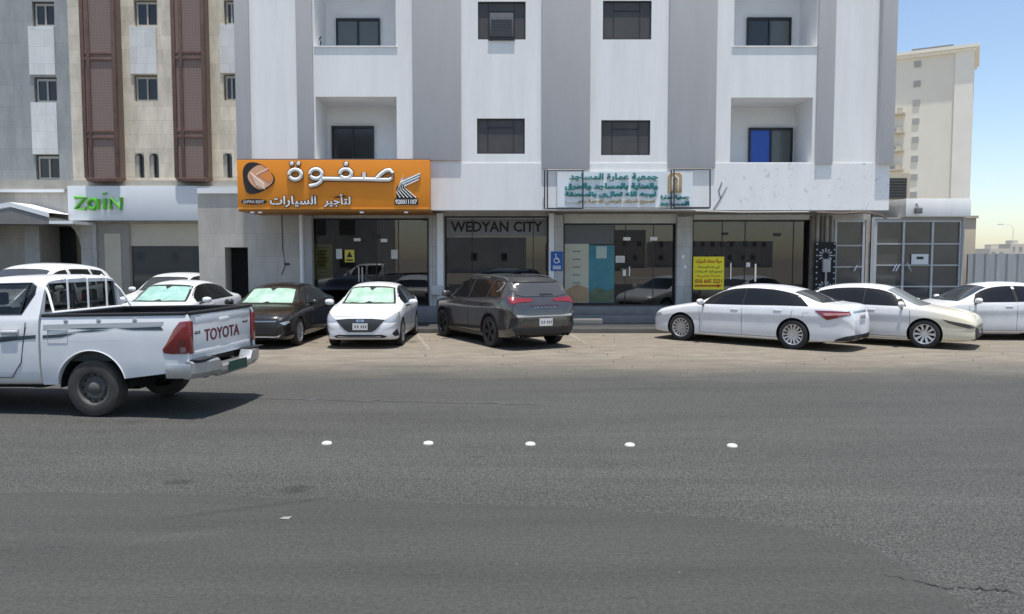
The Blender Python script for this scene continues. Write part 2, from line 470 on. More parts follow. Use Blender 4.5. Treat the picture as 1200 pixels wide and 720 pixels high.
# cracks and tar line
def ribbon(mb, path, wd, z):
    for i in range(len(path) - 1):
        a, b = Vector((*path[i], z)), Vector((*path[i + 1], z))
        t = (b - a).normalized(); nn = Vector((-t.y, t.x, 0))
        w0 = wd * (0.4 + random.random()); 
        mb.quad(a - nn * w0 / 2, a + nn * w0 / 2, b + nn * w0 / 2, b - nn * w0 / 2)
mb = MB()
def jag(p0, p1, n, amp):
    q = []
    for i in range(n + 1):
        t = i / n
        X, Y = gnd(p0[0] * (1 - t) + p1[0] * t, p0[1] * (1 - t) + p1[1] * t + random.uniform(-1, 1) * amp)
        q.append((X, Y))
    return q
ribbon(mb, jag((1085, 684), (1118, 691), 9, 1.5), 0.009, 0.004)
ribbon(mb, jag((1122, 688), (1175, 692), 12, 1.5), 0.011, 0.004)
ribbon(mb, jag((1175, 692), (1230, 702), 10, 2), 0.008, 0.004)
ribbon(mb, jag((1035, 674), (1090, 685), 9, 1.2), 0.006, 0.004)
tag(mb.obj('road_crack', mat('crack_dark', (0.018, 0.018, 0.017), 0.95)), kind='structure')
mb = MB(); ribbon(mb, jag((255, 466), (640, 474), 40, 0.8), 0.05, 0.0005)
tag(mb.obj('tar_seam', mat('tar_faint', (0.075, 0.076, 0.073), 0.8, noise=0.4, nscale=5)), kind='structure')
# faded bay lines
mb = MB()
for (px, py, px2, py2) in ((487, 390, 503, 410), (668, 392, 688, 403)):
    a, b = gnd(px, py), gnd(px2, py2)
    ribbon(mb, [(a[0] + (b[0] - a[0]) * t / 6, a[1] + (b[1] - a[1]) * t / 6) for t in range(7)], 0.10, 0.0)
tag(mb.obj('parking_line', mat('faded_white_line', (0.24, 0.215, 0.175), 0.9, noise=0.25, nscale=6)), kind='structure')
# pavement with kerb, steps to the shops
YK = 21.05
XL, XR = -40.0, 15.9
mb = MB().box(XL, XR, YK, YK + 0.16, -0.1, 0.13); o = mb.obj('kerb', kerbm, bevel=0.015); tag(o, kind='structure')
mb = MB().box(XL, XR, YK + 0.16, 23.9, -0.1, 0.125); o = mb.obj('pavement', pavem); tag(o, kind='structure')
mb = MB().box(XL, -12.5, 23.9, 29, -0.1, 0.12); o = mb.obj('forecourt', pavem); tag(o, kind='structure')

# ------------------------------------------------------------------ main building
YF, YG, HB = 22.0, 23.5, 16.0
ZS = fz(246.5, YF)                         # underside of the overhang
main = thing('apartment_building', 'white apartment block with flat grey pilasters and recessed balconies above the shops', 'building', (0, 29, 0))
xl, xr = fx(277, YF, 100), fx(1041.5, YF, 230)
holes = []
BAL = [(369.5, 464.5, -60, 55.5), (369.5, 464.5, 113.5, 190), (859, 956, -60, 55.5), (857, 953, 114.5, 190.5)]
for (a, b, t, u) in BAL: holes.append((fx(a, YF, 100), fx(b, YF, 100), fz(u, YF), fz(t, YF), 1.35, True))
WIN = [(560, 616, 2, 46.5), (706.5, 763.5, 1, 46.5), (559, 615, 139, 180.5), (704.5, 762, 141, 182)]
for (a, b, t, u) in WIN: holes.append((fx(a, YF, (t + u) / 2), fx(b, YF, (t + u) / 2), fz(u, YF), fz(t, YF), 0.16, True))
ZFA = fz(191.5, YF)
mb = MB(); wallgrid(mb, xl, xr, ZFA, HB, YF, holes, 0, 0)
mb.quad((xl, YF, ZFA), (xl, 36, ZFA), (xl, 36, HB), (xl, YF, HB)); mb.quad((xr, YF, ZFA), (xr, 36, ZFA), (xr, 36, HB), (xr, YF, HB))
mb.quad((xl, YF, HB), (xr, YF, HB), (xr, 36, HB), (xl, 36, HB)); mb.quad((xl, 36, 0), (xr, 36, 0), (xr, 36, HB), (xl, 36, HB))
mb.obj('wall', white_wall, main)
for (a, b, t, u) in BAL:                      # beige render inside each balcony, 3 mm proud of the recess
    x0, x1, z0, z1 = fx(a, YF, 100) + .003, fx(b, YF, 100) - .003, fz(u, YF) + .003, fz(t, YF) - .003
    y1 = YF + 1.345; mb = MB()
    mb.quad((x0, y1, z0), (x1, y1, z0), (x1, y1, z1), (x0, y1, z1)); mb.quad((x0, YF + .1, z0), (x0, y1, z0), (x0, y1, z1), (x0, YF + .1, z1))
    mb.quad((x1, YF + .1, z0), (x1, y1, z0), (x1, y1, z1), (x1, YF + .1, z1)); mb.quad((x0, YF + .1, z1), (x1, YF + .1, z1), (x1, y1, z1), (x0, y1, z1))
    mb.obj('balcony_recess', balc_wall, main)
for (a, b, u) in ((369.5, 464.5, 55.5), (859, 956, 55.5)):         # thin sill on each parapet
    MB().box(fx(a, YF, 60) - .03, fx(b, YF, 60) + .03, YF - .03, YF + .2, fz(u, YF), fz(u, YF) + .035).obj('parapet_cap', white_wall, main)
# fascia over the shops
mb = MB().box(xl, xr, YF - 0.02, YF + 0.25, ZS, ZFA - 0.0); mb.obj('fascia', fascia_m, main)
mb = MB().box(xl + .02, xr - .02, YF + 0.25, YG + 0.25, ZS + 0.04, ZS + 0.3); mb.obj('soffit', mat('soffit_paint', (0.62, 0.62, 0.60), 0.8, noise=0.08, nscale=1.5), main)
# pilasters
for (a, b, bot, dep) in ((277, 293.5, 191.5, .10), (348.5, 367.5, 191.5, .10), (484, 540.5, 188.5, .09), (635, 691.5, 198.5, .09), (783.5, 839, 197.5, .09), (957, 977, 193, .08), (1029.5, 1047, 193, .16)):
    x0, x1 = fx(a, YF, 100), fx(b, YF, 100)
    MB().box(x0, x1, YF - dep, YF + 0.03, fz(bot, YF), HB + .2).obj('pilaster', grey_wall, main, bevel=0.02)
# facade windows: charcoal shutter units
def facade_window(a, b, t, u, ac):
    x0, x1, z0, z1 = fx(a, YF, (t + u) / 2), fx(b, YF, (t + u) / 2), fz(u, YF), fz(t, YF)
    Y = YF + 0.03
    W_, H_ = x1 - x0, z1 - z0
    xa, xb, zc = x0 + W_ * .225, x0 + W_ * .765, z0 + H_ * .75
    f = MB(); tk = .022
    for (p, q, r_, s_) in ((x0, x0 + tk * 1.6, z0, z1), (x1 - tk * 1.6, x1, z0, z1), (x0 + tk * 1.6, x1 - tk * 1.6, z1 - tk * 1.6, z1), (x0 + tk * 1.6, x1 - tk * 1.6, z0, z0 + tk * 1.6)):
        f.box(p, q, Y, Y + .09, r_, s_)
    for xx in (xa, xb): f.box(xx - tk / 2, xx + tk / 2, Y + .012, Y + .09, z0 + tk * 1.6, z1 - tk * 1.6)
    f.box(xa + tk / 2, xb - tk / 2, Y + .012, Y + .09, zc - tk / 2, zc + tk / 2)
    fo = f.obj('window', charcoal, main)
    p = MB().box(x0 + .01, x1 - .01, Y + .03, Y + .1, z0 + .01, z1 - .01); p.obj('shutter_panel', shutter, fo)
    if ac:
        t_ = thing('air_conditioner', 'grey box air conditioner sticking out of the dark window above the orange sign side', 'air conditioner', ((xa + xb) / 2, YF - .05, z0 + .02))
        t_['label'] = 'grey box air conditioner sticking out of the upper dark facade window'
        MB().box(xa + .03, xb - .03, YF - .045, YF + .05, z0 + .07, zc - .06).obj('casing', mat('ac_casing', (0.115, 0.115, 0.118), 0.5, noise=.1, nscale=6), t_, bevel=.012)
        m2 = MB()
        for k in range(7): m2.box(xa + .07, xb - .07, YF - .056, YF - .047, z0 + .12 + k * .065, z0 + .14 + k * .065)
        m2.obj('grille', charcoal, t_)
        MB().box(xa - .01, xb + .01, YF - .05, YF + .05, z0 - .03, z0 + .05).obj('bracket', black, t_)
for i, q in enumerate(WIN): facade_window(*q, i == 0)
def sliding_window(root, x0, x1, z0, z1, Y, fm, left, right, label=None, tk=.05):
    f = MB(); xm = (x0 + x1) / 2
    for (p, q, r_, s_) in ((x0, x0 + tk, z0, z1), (x1 - tk, x1, z0, z1), (x0 + tk, x1 - tk, z1 - tk * 1.5, z1), (x0 + tk, x1 - tk, z0, z0 + tk), (xm - tk / 2, xm + tk / 2, z0 + tk, z1 - tk * 1.5)):
        f.box(p, q, Y - .05, Y + .04, r_, s_)
    o = f.obj('window', fm, root)
    a = MB().box(x0 + tk * .5, xm - .003, Y - .012, Y + .02, z0 + tk * .5, z1 - tk); a.obj('pane', left, o)
    a = MB().box(xm + .003, x1 - tk * .5, Y - .002, Y + .03, z0 + tk * .5, z1 - tk); a.obj('pane', right, o)
    if label: o['label'] = label
    return o
YB = YF + 1.30
for (a, b, t, zb_, lp, rp, lab) in ((395, 446, 22, 55.5, pane_grey, pane_grey, None), (388, 437.5, 148, 190, pane_dark, pane_dark, None), (874, 925.5, 21, 55.5, pane_dark, pane_grey, None), (878.5, 930, 150, 190.5, pane_blue, pane_grey, 'balcony window with a bright blue left pane')):
    zz = fz(zb_, YF) - .45 if zb_ < 100 else fz(zb_, YF) + 0.02
    sliding_window(main, fx(a, YB, 100), fx(b, YB, 100), zz, fz(t, YB), YB, black, lp, rp, lab)

# ground floor walls with shop openings
ZFL = 0.60                                  # shop floor level
ztop = ZS + 0.04
SHOPS = [(365, 502, 256), (520.5, 643, 253.5), (660.5, 793, 262), (812, 950, 258)]
gh = []
for (a, b, t) in SHOPS: gh.append((fx(a, YG), fx(b, YG), ZFL, fz(t, YG), 0.25, False))
gh.append((fx(264, YG, 320), fx(291, YG, 320), 0.13, fz(290, YG), 0.6, True))       # dark doorway
gh.append((fx(978, YG), fx(1016, YG), 0.15, fz(258, YG), 0.25, False))
xgl, xgr = fx(233, YG, 290), fx(1021, YG)
mb = MB(); wallgrid(mb, xgl, xgr, 0.0, ztop, YG, gh)
ztw = fz(227, YG)
mb.quad((xgl, YG, 0), (xgl, 30, 0), (xgl, 30, ztop), (xgl, YG, ztop))
mb.quad((xgl, YG, ztop), (xl + .02, YG, ztop), (xl + .02, YG, ztw), (xgl, YG, ztw)); mb.quad((xgl, YG, ztw), (xl, YG, ztw), (xl, 30, ztw), (xgl, 30, ztw))
mb.quad((xgl, YG, ztop), (xgl, 30, ztop), (xgl, 30, ztw), (xgl, YG, ztw))
mb.obj('ground_floor_wall', concrete, main)
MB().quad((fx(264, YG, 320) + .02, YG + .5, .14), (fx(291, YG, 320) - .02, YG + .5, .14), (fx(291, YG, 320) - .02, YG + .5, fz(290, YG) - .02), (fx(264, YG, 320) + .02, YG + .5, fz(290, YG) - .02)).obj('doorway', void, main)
MB().box(fx(232, YG, 223), xl - .02, YG - .06, YG + .1, ztw, ztw + .16).obj('coping', white_pt, main)
# rooms behind the glass
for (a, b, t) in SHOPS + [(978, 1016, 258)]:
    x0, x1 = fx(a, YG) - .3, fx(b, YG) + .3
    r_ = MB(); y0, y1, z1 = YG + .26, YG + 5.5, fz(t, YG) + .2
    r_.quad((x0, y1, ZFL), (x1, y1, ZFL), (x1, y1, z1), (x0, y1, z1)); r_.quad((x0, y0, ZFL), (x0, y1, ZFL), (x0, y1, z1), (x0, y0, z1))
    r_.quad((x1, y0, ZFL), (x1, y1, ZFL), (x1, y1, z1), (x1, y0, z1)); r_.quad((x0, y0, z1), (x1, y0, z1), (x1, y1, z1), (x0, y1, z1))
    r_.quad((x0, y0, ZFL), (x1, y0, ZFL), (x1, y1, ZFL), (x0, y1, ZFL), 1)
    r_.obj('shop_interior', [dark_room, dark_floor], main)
# steps in front of the shops
x0, x1 = fx(504, YG, 350), fx(952, YG, 350)
MB().box(x0 + .6, x1, YG - .85, YG + .3, 0.1, 0.36).obj('step', stepm, main, bevel=.01)
MB().box(x0 + .6, x1, YG - .45, YG + .3, 0.36, ZFL - .002).obj('step', stepm, main, bevel=.01)
MB().box(fx(365, YG), x0 + .58, YG - .5, YG + .3, 0.1, ZFL - .002).obj('step', stepm, main, bevel=.01)
MB().box(fx(672, 22.3), fx(706, 22.3), 22.05, YG - .86, .12, .30).obj('step', mat('pale_step', (.20, .195, .18), .8, noise=.1, nscale=3), main, bevel=.01)
# columns, pipes and trim between the shops
def vbar(a, b, t, yf, material, name, zb=0.12, y2=None):
    MB().box(fx(a, yf), fx(b, yf), yf, YG - .003 if y2 is None else y2, zb, fz(t, yf)).obj(name, material, main)
vbar(503, 511.5, 250, YG - .25, coltile, 'column')
vbar(511.8, 519, 250, YG - .25, white_pt, 'column_trim')
vbar(643.5, 649.5, 250, YG - .25, white_pt, 'column_trim')
vbar(649.8, 660, 252, YG - .25, coltile, 'column')
vbar(794, 811.5, 254, YG - .22, coltile, 'column')
vbar(357.5, 364.5, 253, YG - .25, mat('pale_column', (.42, .42, .42), .7, noise=.06, nscale=2), 'column')
MB().tube([(fx(352.5, 23), 23.0, .12), (fx(352.5, 23), 23.0, fz(252, 23))], .055, 10).obj('drain_pipe', white_pt, main, smooth=True)
# lintel bands above shops
MB().box(fx(660.5, YG), fx(793, YG), YG - .12, YG - .004, fz(262, YG), fz(251, YG)).obj('lintel', mat('pale_lintel', (.52, .52, .49), .8, noise=.08, nscale=2), main)
MB().box(fx(812, YG), fx(952, YG), YG - .12, YG - .004, fz(257.5, YG), fz(252, YG)).obj('lintel', MATS['pale_lintel'], main)
# column of pipes by the right entrance
for k, (px, cm) in enumerate(((952.5, .085), (958.5, .06), (964, .05), (969.5, .06), (974, .04))):
    MB().tube([(fx(px, YG - .12), YG - .13, .14), (fx(px, YG - .12), YG - .13, fz(253, YG - .1))], cm, 10).obj('service_pipe', mat('brown_pipe', (.15, .125, .105), .6, noise=.25, nscale=4) if k % 2 == 0 else mat('grey_pipe', (.30, .28, .25), .6, noise=.2, nscale=4), main, smooth=True)

# small things on the walls: cables, conduits, boxes, balcony rail
def cable(pts, r_, m_, name='cable', Y=YF - .03):
    MB().tube([(at(q[0], q[1], Y)[0], Y, at(q[0], q[1], Y)[1]) for q in pts], r_, 5).obj(name, m_, main, smooth=True)
cable([(846, 214), (842, 224), (845, 232), (840, 240), (836, 246)], .010, black)
cable([(852, 219), (847, 228), (845, 233)], .007, black)
cable([(957, 249), (985, 250.5), (1012, 249), (1030, 252), (1039, 256)], .03, mat('rust_pipe', (.10, .07, .05), .7, noise=.3, nscale=5), 'conduit')
cable([(815, 247.5), (870, 249), (948, 248.5)], .022, mat('grey_conduit', (.30, .30, .29), .6), 'conduit')
cable([(330, 252), (331, 290), (334, 312), (330, 322)], .012, black, Y=YG - .02)
for (a, b_, t, u) in ((504.5, 517.5, 335, 346),): MB().box(fx(a, YG - .4), fx(b_, YG - .4), YG - .42, YG - .252, fz(u, YG - .4), fz(t, YG - .4)).obj('meter_box', mat('meter_pale', (.55, .54, .52), .6), main, bevel=.015)
for (px, py) in ((802, 301), (804.5, 313)): MB().box(fx(px, YG - .3) - .04, fx(px, YG - .3) + .04, YG - .245, YG - .222, fz(py, YG - .3) - .045, fz(py, YG - .3) + .045).obj('switch_box', letter_white, main)
cable([(375.5, 56), (376, 50), (374.5, 46), (376.5, 43)], .02, black, 'bracket', YF + .2)
MB().box(fx(333, YG), fx(338, YG), YG - .03, YG - .002, fz(311, YG), fz(308.5, YG)).obj('wall_mark', letter_dark, main)

# ---- shopfront glazing
def shopfront(idx, px0, px1, pt, mull, doors):
    x0, x1, z0, z1 = fx(px0, YG), fx(px1, YG), ZFL, fz(pt, YG)
    fr = MB(); tk = .045
    fr.box(x0, x0 + tk, YG + .05, YG + .14, z0, z1).box(x1 - tk, x1, YG + .05, YG + .14, z0, z1)
    fr.box(x0 + tk, x1 - tk, YG + .05, YG + .14, z1 - tk, z1).box(x0 + tk, x1 - tk, YG + .05, YG + .14, z0, z0 + tk)
    for m_ in mull: fr.box(fx(m_, YG) - .012, fx(m_, YG) + .012, YG + .085, YG + .115, z0 + tk, z1 - tk)
    f = fr.obj('shopfront', black, main)
    xs = [x0 + tk] + [fx(m_, YG) for m_ in mull] + [x1 - tk]
    for i in range(len(xs) - 1):
        MB().quad((xs[i] + .013, YG + .10, z0 + tk), (xs[i + 1] - .013, YG + .10, z0 + tk), (xs[i + 1] - .013, YG + .10, z1 - tk), (xs[i] + .013, YG + .10, z1 - tk)).obj('glass_pane', shop_glass, f)
    for (hx, hz, hw, hh, m_) in doors:
        X, Z = at(hx, hz, YG)
        MB().box(X - hw / 2, X + hw / 2, YG + .055, YG + .098, Z - hh / 2, Z + hh / 2).obj('door_fitting', m_, f)
chrome = mat('chrome', (.72, .72, .72), .18, metal=1)
shopfront(0, 365, 502, 256, (415, 440, 466), ((418, 281, .20, .09, letter_white), (449.5, 282, .20, .10, letter_white), (443, 277, .12, .12, black), (420, 322, .03, .45, chrome), (424, 322, .03, .45, chrome)))
shopfront(1, 520.5, 643, 253.5, (553, 625), ())
shopfront(2, 660.5, 793, 262, (721, 734, 767), ((735, 280, .22, .10, letter_white), (766.5, 280, .22, .11, letter_white), (732, 320, .09, .19, letter_white), (738, 318, .03, .28, chrome)))
shopfront(3, 812, 950, 258, (848, 875, 932), ((850.5, 274, .20, .08, black), (912, 275, .20, .09, black), (877.5, 310.5, .12, .14, letter_white), (886, 320, .05, .55, chrome), (857, 318, .03, .5, chrome)))
# dark transom sheet over posters in the third shop
MB().box(fx(661.5, YG), fx(720, YG), YG + .07, YG + .085, fz(286, YG), fz(264, YG)).obj('transom_panel', mat('transom_grey', (.10, .10, .105), .3), main)

# aluminium entrance doors at the right
def alu_gate(px0, px1, pt, zb, Yp, cols, rows, parent, bar=.055):
    x0, x1, z0, z1 = fx(px0, Yp), fx(px1, Yp), zb, fz(pt, Yp)
    f = MB()
    f.box(x0, x0 + bar * 1.4, Yp, Yp + .08, z0, z1).box(x1 - bar * 1.4, x1, Yp, Yp + .08, z0, z1).box(x0 + bar * 1.4, x1 - bar * 1.4, Yp, Yp + .08, z1 - bar * 1.4, z1)
    cx = [fx(c_, Yp) for c_ in cols]
    for c_ in cx: f.box(c_ - bar * .6, c_ + bar * .6, Yp + .004, Yp + .08, z0, z1 - bar * 1.4)
    ed = [x0 + bar * 1.4] + [v for c_ in cx for v in (c_ - bar * .6, c_ + bar * .6)] + [x1 - bar * 1.4]
    for r_ in rows:
        z = fz(r_, Yp)
        for i in range(0, len(ed), 2): f.box(ed[i], ed[i + 1], Yp + .01, Yp + .07, z - bar * .35, z + bar * .35)
    o = f.obj('glazed_gate', alu, parent)
    MB().quad((x0 + .02, Yp + .05, z0), (x1 - .02, Yp + .05, z0), (x1 - .02, Yp + .05, z1 - .02), (x0 + .02, Yp + .05, z1 - .02)).obj('gate_glass', mat('gate_glass', (.075, .075, .072), .12, spec=.6, noise=.25, nscale=.8), o)
    return o
o = alu_gate(979, 1015, 257.5, .16, YG + .02, (), (288, 313), main)
MB().tube([(fx(1002, YG), YG - .06, fz(318, YG)), (fx(1005.5, YG), YG - .06, fz(311, YG))], .018, 6).obj('handle', chrome, o)
# flat annex to the right of the block
YA = YG - .1
annex = thing('shop_annex', 'low flat roofed shop annex with a grid of aluminium glazed doors', 'building', (fx(1077, YA), YA + 3, 0))
xa0, xa1 = fx(1021.5, YA, 260), fx(1132, YA, 250)
MB().box(xa0 + .9, xa1, YA - .25, 30, fz(254, YA - .25), fz(233, YA - .25)).obj('parapet', white_wall, annex, bevel=.01)
mb = MB(); wallgrid(mb, xa0, xa1 - .02, 0, fz(255, YA), YA, [(fx(1026, YA), fx(1129, YA), .15, fz(257, YA), .2, False)])
mb.quad((xa1 - .02, YA, 0), (xa1 - .02, 30, 0), (xa1 - .02, 30, 3.4), (xa1 - .02, YA, 3.4)); mb.obj('wall', mat('annex_grey', (.40, .40, .39), .8, noise=.1, nscale=2), annex)
gt = alu_gate(1026, 1129, 257.5, .16, YA + .03, (1060.5, 1094.5), (286, 311, 336), annex)
for (p, q) in (((1047.5, 318), (1052, 309.5)), ((1064, 308), (1069, 318)), ((1051, 318), (1055.5, 309.5))):
    MB().tube([(fx(p[0], YA), YA - .05, fz(p[1], YA)), (fx(q[0], YA), YA - .05, fz(q[1], YA))], .017, 6).obj('handle', chrome, gt)
t_ = thing('notice', 'small white notice taped inside the aluminium glazed gate', 'notice', (fx(1081, YA), YA, fz(305, YA)))
MB().box(fx(1071, YA), fx(1091, YA), YA + .04, YA + .046, fz(311, YA), fz(298, YA)).obj('sheet', paper, t_)
MB().box(fx(1077, YA), fx(1085, YA), YA + .036, YA + .039, fz(304, YA), fz(301, YA)).obj('print', letter_dark, t_)
t_ = thing('wall_lamp', 'small grey flood lamp on the white annex parapet', 'lamp', (fx(1075, YA - .3), YA - .3, fz(247, YA)))
Xl, Zl = at(1075, 247, YA - .3)
MB().box(Xl - .1, Xl + .1, YA - .42, YA - .3, Zl - .09, Zl + .08).obj('lamp_head', mat('lamp_grey', (.16, .16, .16), .5), t_, bevel=.02)
MB().tube([(Xl, YA - .36, Zl + .05), (Xl - .02, YA - .3, Zl + .2), (Xl - .02, YA - .25, Zl + .2)], .018, 6).obj('arm', MATS['lamp_grey'], t_)

# utility meter with ornamental metal panel
t_ = thing('ornamental_panel', 'black and white cut metal ornament panel around a meter box', 'panel', (fx(969, 23.2), 23.2, .4))
YP = 23.12
x0, x1, z0, z1 = fx(957, YP), fx(981, YP), .35, fz(284, YP)
MB().box(x0, x1, YP, YP + .03, z0, z1).obj('backing', blackm, t_)
mb = MB(); cx = (x0 + x1) / 2
for cz in (z0 + .30, z0 + .82, z1 - .40):
    for k in range(12):
        a = 2 * math.pi * k / 12
        r1, r2 = .10, .21
        pa = Vector((cx + r1 * math.cos(a), 0, cz + r1 * math.sin(a))); pb = Vector((cx + r2 * math.cos(a), 0, cz + r2 * math.sin(a)))
        nn = Vector((-math.sin(a), 0, math.cos(a))) * .022
        mb.prism([((pa - nn * .5).x, (pa - nn * .5).z), ((pb - nn).x, (pb - nn).z), ((pb + nn).x, (pb + nn).z), ((pa + nn * .5).x, (pa + nn * .5).z)], YP - .012, YP - .002)
for k in range(13):
    z = z0 + .05 + k * (z1 - z0 - .1) / 12
    for xx in (x0 + .045, x1 - .045): mb.prism([(xx - .03, z), (xx, z - .03), (xx + .03, z), (xx, z + .03)], YP - .012, YP - .002)
mb.obj('cutout_ornament', mat('ornament_grey', (.50, .50, .49), .6), t_)
MB().box(cx - .11, cx + .11, YP - .14, YP - .013, fz(319, YP), fz(304, YP)).obj('meter_box', mat('meter_grey', (.42, .42, .41), .6), t_, bevel=.015)
MB().tube([(cx, YP - .06, .14), (cx, YP - .06, fz(319, YP))], .03, 8).obj('conduit', MATS['meter_grey'], t_)

# ------------------------------------------------------------------ signs on the main building
YS = 21.35
sg = thing('shop_sign', 'large orange box sign with white Arabic lettering above the rental shop', 'sign', (fx(391, YS), YS + .5, fz(250, YS)))
x0, x1, z0, z1 = fx(278, YS, 215), fx(503.5, YS, 215), fz(245.5, YS), fz(187.5, YS)
mb = MB(); mb.box(x0, x1, YS, YF - .28, z0, z1)
mb.obj('panel', orange, sg, bevel=.012)
MB().box(x0, x1, YS + .02, YF - .28, z1 + .002, z1 + .03).obj('bounce_cover', mat('bounce_cover_grey', (.16, .155, .15), .9), sg)  # unseen grey cover, added to keep orange bounce off the facade
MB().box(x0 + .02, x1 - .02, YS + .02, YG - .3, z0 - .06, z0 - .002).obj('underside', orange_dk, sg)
MB().box(x0, x1, YS - .012, YS - .001, z0, z0 + .05).obj('edge_trim', mat('orange_trim', (.78, .30, .03), .5), sg)
def double_text(body, a, b, t, u, root, Y, fm, bm, off=.012, offb=.05, depth=.05, fo=0.0):
    X0, X1 = fx(a, Y, (t + u) / 2), fx(b, Y, (t + u) / 2)
    ref = text_on('lettering', body, X0, X1, fz(u, Y), fz(t, Y), Y - .008, fm, root, depth, fo)
    text_on('letter_backing', body, X0, X1, fz(u, Y), fz(t, Y), Y - .002, bm, root, depth * .6, fo + offb, ref=ref)
def flat_strokes(name, strokes, m_, root, Y, rpx, depth, dots=()):
    """lettering drawn as flattened rounded strokes; points in photo pixels at depth Y"""
    mb = MB(); u_ = Y / FPX
    for s_ in strokes: mb.tube([(at(q[0], q[1], Y)[0], 0, at(q[0], q[1], Y)[1]) for q in s_], rpx * u_, 10)
    for (x_, y_, r_) in dots:
        X_, Z_ = at(x_, y_, Y); n0 = len(mb.v); mb.lathe([(.001, -r_ * u_ * .8), (r_ * u_ * .8, -r_ * u_ * .7), (r_ * u_, 0), (r_ * u_ * .8, r_ * u_ * .7), (.001, r_ * u_ * .8)], 14, 'y', (X_, 0, Z_))
    k = depth / (rpx * u_)
    mb.v = [(v[0], Y - depth + v[1] * k, v[2]) for v in mb.v]
    return mb.obj(name, m_, root, smooth=True, angle=60)
def oval(cx_, cy_, rx_, ry_, a0=0, a1=360, n_=16): return [(cx_ + rx_ * math.cos(R(a0 + (a1 - a0) * k / n_)), cy_ + ry_ * math.sin(R(a0 + (a1 - a0) * k / n_))) for k in range(n_ + 1)]
name_strokes = [oval(346.4, 205, 7.2, 6.0), oval(370.6, 204.2, 7.0, 5.6), [(377.5, 205), (377.8, 210), (376, 213.5), (371, 216.8), (363, 218.4)],
    [(378, 209.8), (400, 210.2), (425, 210.4), (456, 211.2), (459.6, 209), (460.2, 203), (457, 199.8), (452.5, 200.2), (447, 204), (441.5, 209.6)],
    oval(405.5, 204, 6.6, 5.4), [(426.6, 202.5), (426.8, 210)]]
name_dots = ((342.2, 192.2, 2.4), (350, 192.2, 2.4), (405.8, 192.6, 2.5))
flat_strokes('letter_backing', name_strokes, letter_dark, sg, YS - .002, 3.1, .03, [(x_, y_, r_ + .9) for x_, y_, r_ in name_dots])
flat_strokes('lettering', name_strokes, letter_white, sg, YS - .035, 2.2, .035, name_dots)
double_text(arab('السيارات'), 317, 371, 230, 243, sg, YS, letter_white, letter_dark, offb=.045, depth=.05, fo=.016)
double_text(arab('لتأجير'), 380, 411, 228, 243, sg, YS, letter_white, letter_dark, offb=.045, depth=.05, fo=.016)
def blob(pts, it=3):
    for _ in range(it):
        q = []
        for i in range(len(pts)):
            a, b = pts[i], pts[(i + 1) % len(pts)]
            q += [(a[0] * .75 + b[0] * .25, a[1] * .75 + b[1] * .25), (a[0] * .25 + b[0] * .75, a[1] * .25 + b[1] * .75)]
        pts = q
    return pts
def pp(l, Y): return [at(p[0], p[1], Y) for p in l]
MB().prism(pp(blob([(284, 200), (289, 191), (300, 190), (312, 196), (323, 208), (321, 216), (306, 226), (290, 229), (286, 216)]), YS), YS - .02, YS - .002).obj('emblem', letter_dark, sg)
MB().prism(pp(blob([(292, 201), (304, 192), (313, 198), (322, 209), (318, 217), (305, 224), (295, 217), (290, 208)]), YS), YS - .035, YS - .021).obj('emblem_face', peach, sg)
MB().prism(pp([(304, 206), (317, 200), (320.5, 209), (316, 214)], YS), YS - .042, YS - .036).obj('emblem_accent', mat('emblem_orange', (.80, .26, .05), .5), sg)
mb = MB()
for k in range(6):
    a, b = at(294 + k * 1.2, 203 + k * 2.6, YS), at(310 + k * 1.2 - k, 216 + k * 1.2, YS)
    mb.tube([(a[0], YS - .04, a[1]), (b[0], YS - .04, b[1])], .009, 4)
a, b = at(301, 205, YS), at(315, 198, YS); mb.tube([(a[0], YS - .04, a[1]), (b[0], YS - .04, b[1])], .009, 4)
mb.obj('emblem_line', mat('emblem_cream', (.85, .68, .55), .5), sg)
MB().prism(pp(blob([(283, 233.5), (312.5, 233.5), (312.5, 240), (283, 240)], 2), YS), YS - .025, YS - .002).obj('tag_plate', letter_dark, sg)
text_on('lettering', 'SAFWA RENT', fx(285.5, YS), fx(310, YS), fz(238.7, YS), fz(235, YS), YS - .027, mat('letter_silver', (.55, .50, .48), .5), sg, .006, .02)
MB().prism(pp([(462.5, 233), (490, 233), (490, 240.5), (462.5, 240.5)], YS), YS - .025, YS - .002).obj('tag_plate', letter_dark, sg)
text_on('lettering', '920011107', fx(463.5, YS), fx(489, YS), fz(239.6, YS), fz(234, YS), YS - .027, letter_white, sg, .008, .03)
# striped ribbon emblem
mb = MB()
MB().prism(pp([(464.5, 233), (464.5, 220), (470, 213), (476, 222), (489, 233)], YS), YS - .012, YS - .002).obj('ribbon_backing', letter_dark, sg)
for k in range(5):
    q = [(465 + 4.6 * k + 4, 232), (465 + 2.4 * k, 225.5 - 1.2 * k), (467.5 + 1.0 * k, 219 - 2.2 * k), (470 + .6 * k, 214.5 - 2.2 * k)]
    mb.tube([(at(p[0], p[1], YS)[0], YS - .02, at(p[0], p[1], YS)[1]) for p in q], .014, 5)
mb.obj('ribbon_stripe', letter_white, sg)
MB().prism(pp([(470, 214), (472, 210.5), (493, 203), (491.5, 210.5), (477, 216), (475, 219)], YS), YS - .03, YS - .013).obj('ribbon_wing', mat('ribbon_blue', (.30, .40, .46), .4, noise=.2, nscale=6, stretch=(1, 1, 6)), sg)
mb = MB()
for (q0, q1) in (((470, 214), (493, 203.5)), ((471.5, 216), (492, 207)), ((474, 218.5), (491, 210.8))):
    a, b = at(*q0, YS), at(*q1, YS); mb.tube([(a[0], YS - .033, a[1]), (b[0], YS - .033, b[1])], .011, 4)
mb.obj('ribbon_edge', letter_white, sg)
